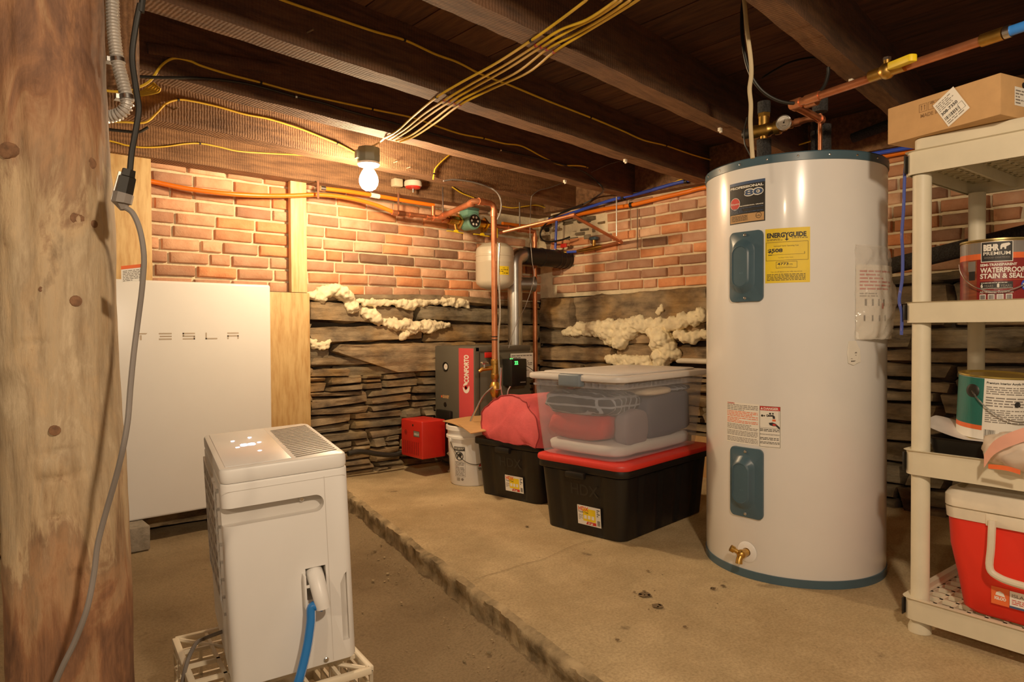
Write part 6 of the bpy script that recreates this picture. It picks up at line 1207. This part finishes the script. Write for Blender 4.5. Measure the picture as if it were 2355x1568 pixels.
L_ = Lab(lambda x, y, l: c + ex * x + ez * y - V((0, l + .0018, 0))); L_.rect(-s_ * .8, -s_, s_ * .8, s_, m_paper, 2).up().text('308-7350', -s_ * .72, -s_ * .1, .009, m_ink, w=s_ * 1.2, bold=.03).lines(-s_ * .7, s_ * .2, s_ * .5, s_ * .85, 5, m_greyink, 4).bars(-s_ * .7, -s_ * .55, s_ * .4, -s_ * .3, m_ink).lines(-s_ * .7, -s_ * .9, s_ * .6, -s_ * .6, 2, m_greyink, 6).frame(s_ * .35, -s_ * .7, s_ * .7, -s_ * .2, .0008, m_ink); L_.build('shipping_sticker', bx_)
L_ = Lab(planar((ln, 0, 0), (0, 1, 0), (0, 0, 1))); L_.rect(.06, hb * .3, .11, hb * .75, m_paper, 2).up().lines(.064, hb * .33, .106, hb * .7, 5, m_greyink).circ(.1, hb * .82, .008, m_ink); L_.build('end_sticker', bx_)
L_ = Lab(planar((0, 0, hb), (1, 0, 0), (0, 1, 0))); L_.rect(0, dpt * .48, ln, dpt * .52, m_brown); L_.build('flap_seam', bx_)
# red paint can
def can(name, label, c, r, h, m_body, tilt=0):
    t = thing(name, label, 'paint can', c); t.rotation_euler = (0, tilt, 0) if False else (tilt, 0, 0)
    MB().lathe([(0, .003), (r - .003, .003), (r + .001, 0), (r + .001, .004), (r - .001, .006), (r - .001, h - .006), (r + .002, h - .004), (r + .002, h), (r - .004, h), (r - .01, h - .006), (r - .022, h - .006), (r - .024, h - .003), (0, h - .003)], 56).build('tin', m_steel if m_body is None else m_body, t); return t
r_, h_ = .091, .188; zz0 = PZ + lv[2][0] - .014
cc = V((2.335, oX(2296, 630, 2.335).y, zz0)); ac = math.atan2(-cc.y, -cc.x); pc1 = can('paint_can', 'maroon stain can with white lettering on the second shelf from top', cc, r_, h_, M('brass_rim', S(196, 170, 110), .3, .9))
fm0_ = cylmap((0, 0), r_, ac, 0); fm_ = lambda x, y, l: fm0_(x * .78, y, l); m_maroon = M('maroon_label', S(124, 24, 26), .3, var=.03); m_woodp = M('label_wood', S(150, 74, 44), .35, dark=S(104, 44, 26), vscale=6, stretch=(1, 1, 8)); m_sil = M('label_silver', S(150, 144, 140), .3, .6)
def rng_(x0, z0, x1, z1, m, L): L.rect(x0, z0, x1, z1, m)
L_ = Lab(fm_); L_.rect(-.36, .007, .36, h_ - .008, m_maroon, 56).up().rect(-.36, h_ - .04, .36, h_ - .0085, m_sil, 56).rect(-.36, h_ - .056, .36, h_ - .04, m_inkorg, 56).rect(-.13, .008, -.066, h_ - .057, m_woodp)
L_.up().rect(-.052, h_ - .065, .042, h_ - .009, m_paper).up().rect(-.05, h_ - .063, .040, h_ - .01, m_ink).up(); L_.build('wrap_label', pc1)
L_ = Lab(lambda x, y, l: fm_(x, y, l + .0018)); L_.text('BEHR', -.044, h_ - .033, .0165, m_paper, w=.046, bold=.06).poly([(.005, h_ - .031), (.009, h_ - .031), (.011, h_ - .026), (.016, h_ - .026), (.017, h_ - .031), (.021, h_ - .031), (.022, h_ - .024), (.03, h_ - .021), (.034, h_ - .018), (.03, h_ - .014), (.022, h_ - .0145), (.014, h_ - .0155), (.008, h_ - .017), (.005, h_ - .022)], m_paper).text('PREMIUM', -.044, h_ - .046, .0095, m_paper, w=.078, bold=.01).text('WOOD COATINGS', -.042, h_ - .055, .004, m_greyink, w=.074, bold=.02); L_.build('brand_panel', pc1)
L_ = Lab(lambda x, y, l: fm_(x, y, l + .0012)); L_.text('SEMI-TRANSPARENT', -.054, .112, .0068, m_paper, w=.108, bold=.03).text('WATERPROOFING', -.054, .094, .0138, m_paper, w=.168, bold=.03).text('STAIN & SEALER', -.054, .078, .0132, m_paper, w=.155, bold=.03).rect(-.054, .0725, .13, .0733, m_inkorg).rect(-.054, .049, .042, .068, m_ink).rect(-.054, .049, .042, .051, m_paper)
L_.up().text('6', -.052, .053, .0095, m_paper, bold=.06).text('YEARS', -.042, .053, .007, m_greyink, w=.028, bold=.02).text('8', -.004, .053, .0095, m_paper, bold=.06).text('YEARS', .006, .053, .007, m_greyink, w=.032, bold=.02).lines(-.05, .0635, .038, .067, 1, m_paper, 2).text('All-Weather Protection', -.055, .037, .0068, m_paper, w=.098, bold=.02)
for k in range(4): x = -.055 + k * .0255; L_.rect(x, .018, x + .019, .034, m_paper, 2)
L_.circ(.082, .058, .0145, m_blue).up()
for k in range(4): x = -.055 + k * .0255; L_.rect(x + .002, .02, x + .017, .032, m_sil, 2)
L_.lines(.072, .05, .092, .064, 3, m_paper, 3); L_.build('lettering', pc1)
L_ = Lab(lambda x, y, l: fm_(x, y, l + .0012)); L_.rect(-.1, .1, -.07, .128, m_greyink).rect(-.096, .075, -.072, .1, m_ink); L_.build('label_photo', pc1)
hl = [];  aL = ac - 1.35
for k in range(15): q = k / 14; an = aL + q * 2.7; s = math.sin(math.pi * q); hl.append(V(((r_ + .004 + .012 * s) * math.cos(an), (r_ + .004 + .012 * s) * math.sin(an), .125 - .085 * s)))
MB().tube(hl, .0018, 6, sp=3).build('handle', m_bolt, pc1)
# paint tray, teal can
zz3 = PZ + lv[1][0] - .014
tr = thing('paint_tray', 'black paint tray with white liner under the teal paint can', 'tray', (2.345, .63, zz3), R(-6))
mb = MB(); rings = [[V((x, y, z)) for x, y in rrect(-.11 + o, -.33 + o, .12 - o, .05 - o, .03, 5)] for z, o in ((0, .012), (.05, .002), (.055, -.004), (.055, .004), (.02, .012))]; loft(mb, rings, 0, True); mb.build('tray_body', m_black, tr)
mb = MB(); mb.grid(lambda u, v: V((-.108 + .226 * u, -.2 + .262 * v + .0, .056 + .05 * max(0, (v - .55) / .45) ** 1.4 * (1 - .9 * abs(u - .42) ** 1.2) + .002)), 16, 16); mb.build('liner', m_tray, tr)
c2 = V((2.36, oX(2288, 930, 2.36).y, zz3 + .056)); ac = math.atan2(-c2.y, -c2.x); r2, h2 = .095, .186; pc2 = can('paint_can', 'teal and white paint can with wire handle standing in the tray', c2, r2, h2, M('gold_rim', S(206, 176, 90), .3, .9)); pc2.rotation_euler = (R(3), R(-2), 0)
fm_ = cylmap((0, 0), r2, ac, 0); m_tealp = M('teal_print', S(26, 98, 88), .35, var=.1)
xb = -.032
L_ = Lab(fm_); L_.rect(-.29, .006, .29, h2 - .006, m_paper, 56).up().rect(-.2, .045, xb, h2 - .0065, m_tealp, 24).rect(-.2, .032, xb, .045, m_inkorg, 24).up()
L_.text('Premium Interior Acrylic Paint & Primer', xb + .006, h2 - .02, .006, m_ink, w=.13, bold=.03).lines(xb + .006, h2 - .05, xb + .13, h2 - .026, 4, m_greyink, 3).lines(xb + .006, h2 - .085, xb + .13, h2 - .055, 4, m_greyink, 5).lines(xb + .006, h2 - .13, xb + .13, h2 - .09, 7, m_greyink, 7).bars(xb + .006, .012, xb + .032, .036, m_ink).circ(xb + .08, h2 - .075, .008, m_ink); L_.build('wrap_label', pc2)
an = ac - .062 / r2; er = V((math.cos(an), math.sin(an), 0)); ep = V((r2 * er.x, r2 * er.y, h2 - .045))
MB().lathe([(0, .004), (.01, .004), (.018, .002), (.02, 0)], 20, ep, axis=V((0, 0, 1)).rotation_difference(er).to_matrix()).build('handle_ear', m_dsteel, pc2)
hl = [ep + er * .004]
for k in range(1, 12): q = k / 11; a_ = an + q * 2.2; hl.append(V(((r2 + .006 + .01 * math.sin(math.pi * q)) * math.cos(a_), (r2 + .006 + .01 * math.sin(math.pi * q)) * math.sin(a_), h2 - .045 - .075 * math.sin(math.pi * min(1, q * .95)))))
MB().tube(hl, .002, 6, sp=3).build('handle', m_bolt, pc2)
# plastic bag with roller refill in front of the teal can
c3 = oD(2362, 998, 1.76); c3 = V((c3.x, c3.y, zz3 + .055))
t = thing('roller_bag', 'crinkled pink and clear bag with orange strip in front of the teal can', 'bag', (c3.x, c3.y, zz3 + .001))
mb = MB()
def bagp(u, v):
    a = u * 2 * math.pi; b = (v - .5) * math.pi; p = V((.06 * math.cos(b) * math.cos(a), .095 * math.cos(b) * math.sin(a), .052 * math.sin(b)))
    return V((c3.x, c3.y, c3.z)) + p + p.normalized() * (.014 * nz(p.x * 30, p.y * 30, p.z * 30) + .006 * abs(nz(p.x * 60, p.y * 60, p.z * 60)))
mb.grid(bagp, 40, 24); mb.build('film', clear('milky_film', S(226, 206, 184), .8, .25), t, True, sharp=0)
bnd = [c3 + V((-.058, .08, -.03)), c3 + V((-.07, .05, .015)), c3 + V((-.066, -.01, .052)), c3 + V((-.05, -.07, .075))]
def band(pts, w, m, nm): pp = spline(pts, 6); mb = MB(); mb.add([p - V((0, 0, w)) for p in pp] + [p + V((.0, 0, w)) for p in pp], [(i, i + 1, i + 1 + len(pp), i + len(pp)) for i in range(len(pp) - 1)], 0, True); return mb.build(nm, m, t, True)
band(bnd, .018, m_pinkpl, 'pink_band'); band([c3 + V((-.06, .07, -.042)), c3 + V((-.068, .03, -.04)), c3 + V((-.066, .0, -.046))], .006, m_inkorg, 'orange_strip')
# cooler on the bottom tier
zz4 = PZ + lv[0][0] - .012
q = oP(2166, 1260, V((2.215, .6, 0)), V((1, 0, 0))); ck = thing('cooler', 'red picnic cooler with white lid and handle on the bottom shelf', 'cooler', (2.215, q.y, zz4), SYAW * 1)
Lc, Wc, Hc = .62, .35, oP(2166, 1118, V((2.215, q.y, 0)), V((1, 0, 0))).z - zz4
zl1 = oP(2167, 1185, V((2.215, q.y, 0)), V((1, 0, 0))).z - zz4
def cr(z, o, r=.04): return [V((x, y, z)) for x, y in rrect(o, -Lc + o, Wc - o, -o, r, 6)]
mb = MB(); loft(mb, [cr(0, .045), cr(.012, .034), cr(.1, .022), cr(zl1 * .7, .008), cr(zl1, .004)]); mb.build('body', m_cooler, ck)
mb = MB(); loft(mb, [cr(zl1 - .001, .004), cr(zl1, .0), cr(zl1 + .028, -.002), cr(zl1 + .03, .004)]); mb.build('upper_band', m_pvc, ck)
mb = MB(); loft(mb, [cr(zl1 + .031, .002), cr(zl1 + .034, -.003), cr(Hc - .02, -.003), cr(Hc - .005, .006), cr(Hc, .02), cr(Hc - .006, .026), cr(Hc - .006, .034), cr(Hc + .012, .05), cr(Hc + .014, .06)]); mb.build('lid', m_pvc, ck)
hyL = oP(2284, 1215, V((2.2, 0, 0)), V((1, 0, 0))).y - q.y; hw_ = .20; hz1 = zl1 + .016; hz0 = oP(2290, 1320, V((2.19, 0, 0)), V((1, 0, 0))).z - zz4
hp_ = [V((-.012, hyL, hz1)), V((-.02, hyL + .0, (hz1 + hz0) / 2)), V((-.022, hyL + .002, hz0 + .014)), V((-.024, hyL - .02, hz0 - .004)), V((-.026, hyL - .06, hz0 - .01)), V((-.026, hyL - .12, hz0 - .01)), V((-.024, hyL - .17, hz0 - .004)), V((-.022, hyL - hw_, hz0 + .014)), V((-.02, hyL - hw_, (hz1 + hz0) / 2)), V((-.012, hyL - hw_, hz1))]
MB().tube(hp_, .0095, 10, sp=4).build('handle', m_pvc, ck)
mb = MB(); mb.box(-.006, hyL - hw_ - .018, zl1 - .004, .004, hyL + .018, zl1 + .03, 0, .003); mb.build('handle_bracket', m_pvc, ck)
zlb = oP(2300, 1376, V((2.21, 0, 0)), V((1, 0, 0))).z - zz4; yl = oP(2274, 1376, V((2.21, 0, 0)), V((1, 0, 0))).y - q.y
fx = lambda z: .022 + (.008 - .022) * max(0, min(1, (z - .1) / (zl1 * .7 - .1)))
L_ = Lab(lambda x, y, l: V((fx(y) - l - .0012, -x, y))); s0 = -yl
L_.rect(s0, zlb - .024, s0 + .042, zlb + .024, m_inkorg, 2).rect(s0 + .043, zlb - .024, s0 + .12, zlb + .022, m_paper, 2).up().poly([(s0 + .01, zlb + .002), (s0 + .012, zlb + .01), (s0 + .02, zlb + .014), (s0 + .029, zlb + .01), (s0 + .033, zlb + .0)][::-1], m_paper).text('IGLOO', s0 + .008, zlb - .01, .008, m_paper, w=.027, bold=.05).text('ISLAND', s0 + .048, zlb + .006, .009, m_greyink, w=.05, bold=.01).lines(s0 + .048, zlb - .014, s0 + .09, zlb + .001, 3, m_inkred, 3).rect(s0 + .043, zlb - .024, s0 + .12, zlb - .018, m_inkblue); L_.build('product_label', ck)
# caster-like foot under the shelf
p = oZ(2338, 1515, PZ + .02)
# blue rope
tag(MB().tube([oD(x, y, 2.02) for x, y in ((2090, 360), (2082, 385), (2080, 420), (2078, 480), (2074, 540), (2076, 580), (2075, 640), (2068, 690), (2074, 722), (2073, 770))], .0046, 8, sp=6).build('blue_rope', M('blue_rope', S(48, 66, 150), .7, dark=S(150, 130, 170), vscale=60, stretch=(1, 1, .5), lo=.25, hi=.4)), 'thin blue twisted rope hanging beside the front shelf leg', 'rope')
# ------------------------------------------------------------------ light
def lamp(name, loc, power, col, size=.04):
    d = bpy.data.lights.new(name, 'POINT'); d.energy = power; d.color = col; d.shadow_soft_size = size
    o = bpy.data.objects.new(name, d); COL.objects.link(o); o.location = loc; return o
WARM = (1, .66, .36)
lamp('lamp_near_camera', RT * .5 + FW * .1 + V((0, 0, 1.84)), 92, (1, .74, .48), .05)
lamp('unseen_fill_left', RT * -1.1 + FW * -.9 + V((0, 0, 1.8)), 40, (1, .72, .44), .06)  # unseen fill light added behind the camera to brighten post and battery
w = bpy.data.worlds.new('world'); scene.world = w; w.use_nodes = True
bg = w.node_tree.nodes['Background']; bg.inputs[0].default_value = (1, .72, .45, 1); bg.inputs[1].default_value = .23
scene.view_settings.view_transform = 'Standard'; scene.view_settings.look = 'None'; scene.view_settings.exposure = .0; scene.view_settings.gamma = 1.2
scene.cycles.use_denoising = True; scene.cycles.max_bounces = 7; scene.cycles.transparent_max_bounces = 12; scene.cycles.use_adaptive_sampling = True; scene.cycles.adaptive_threshold = .03
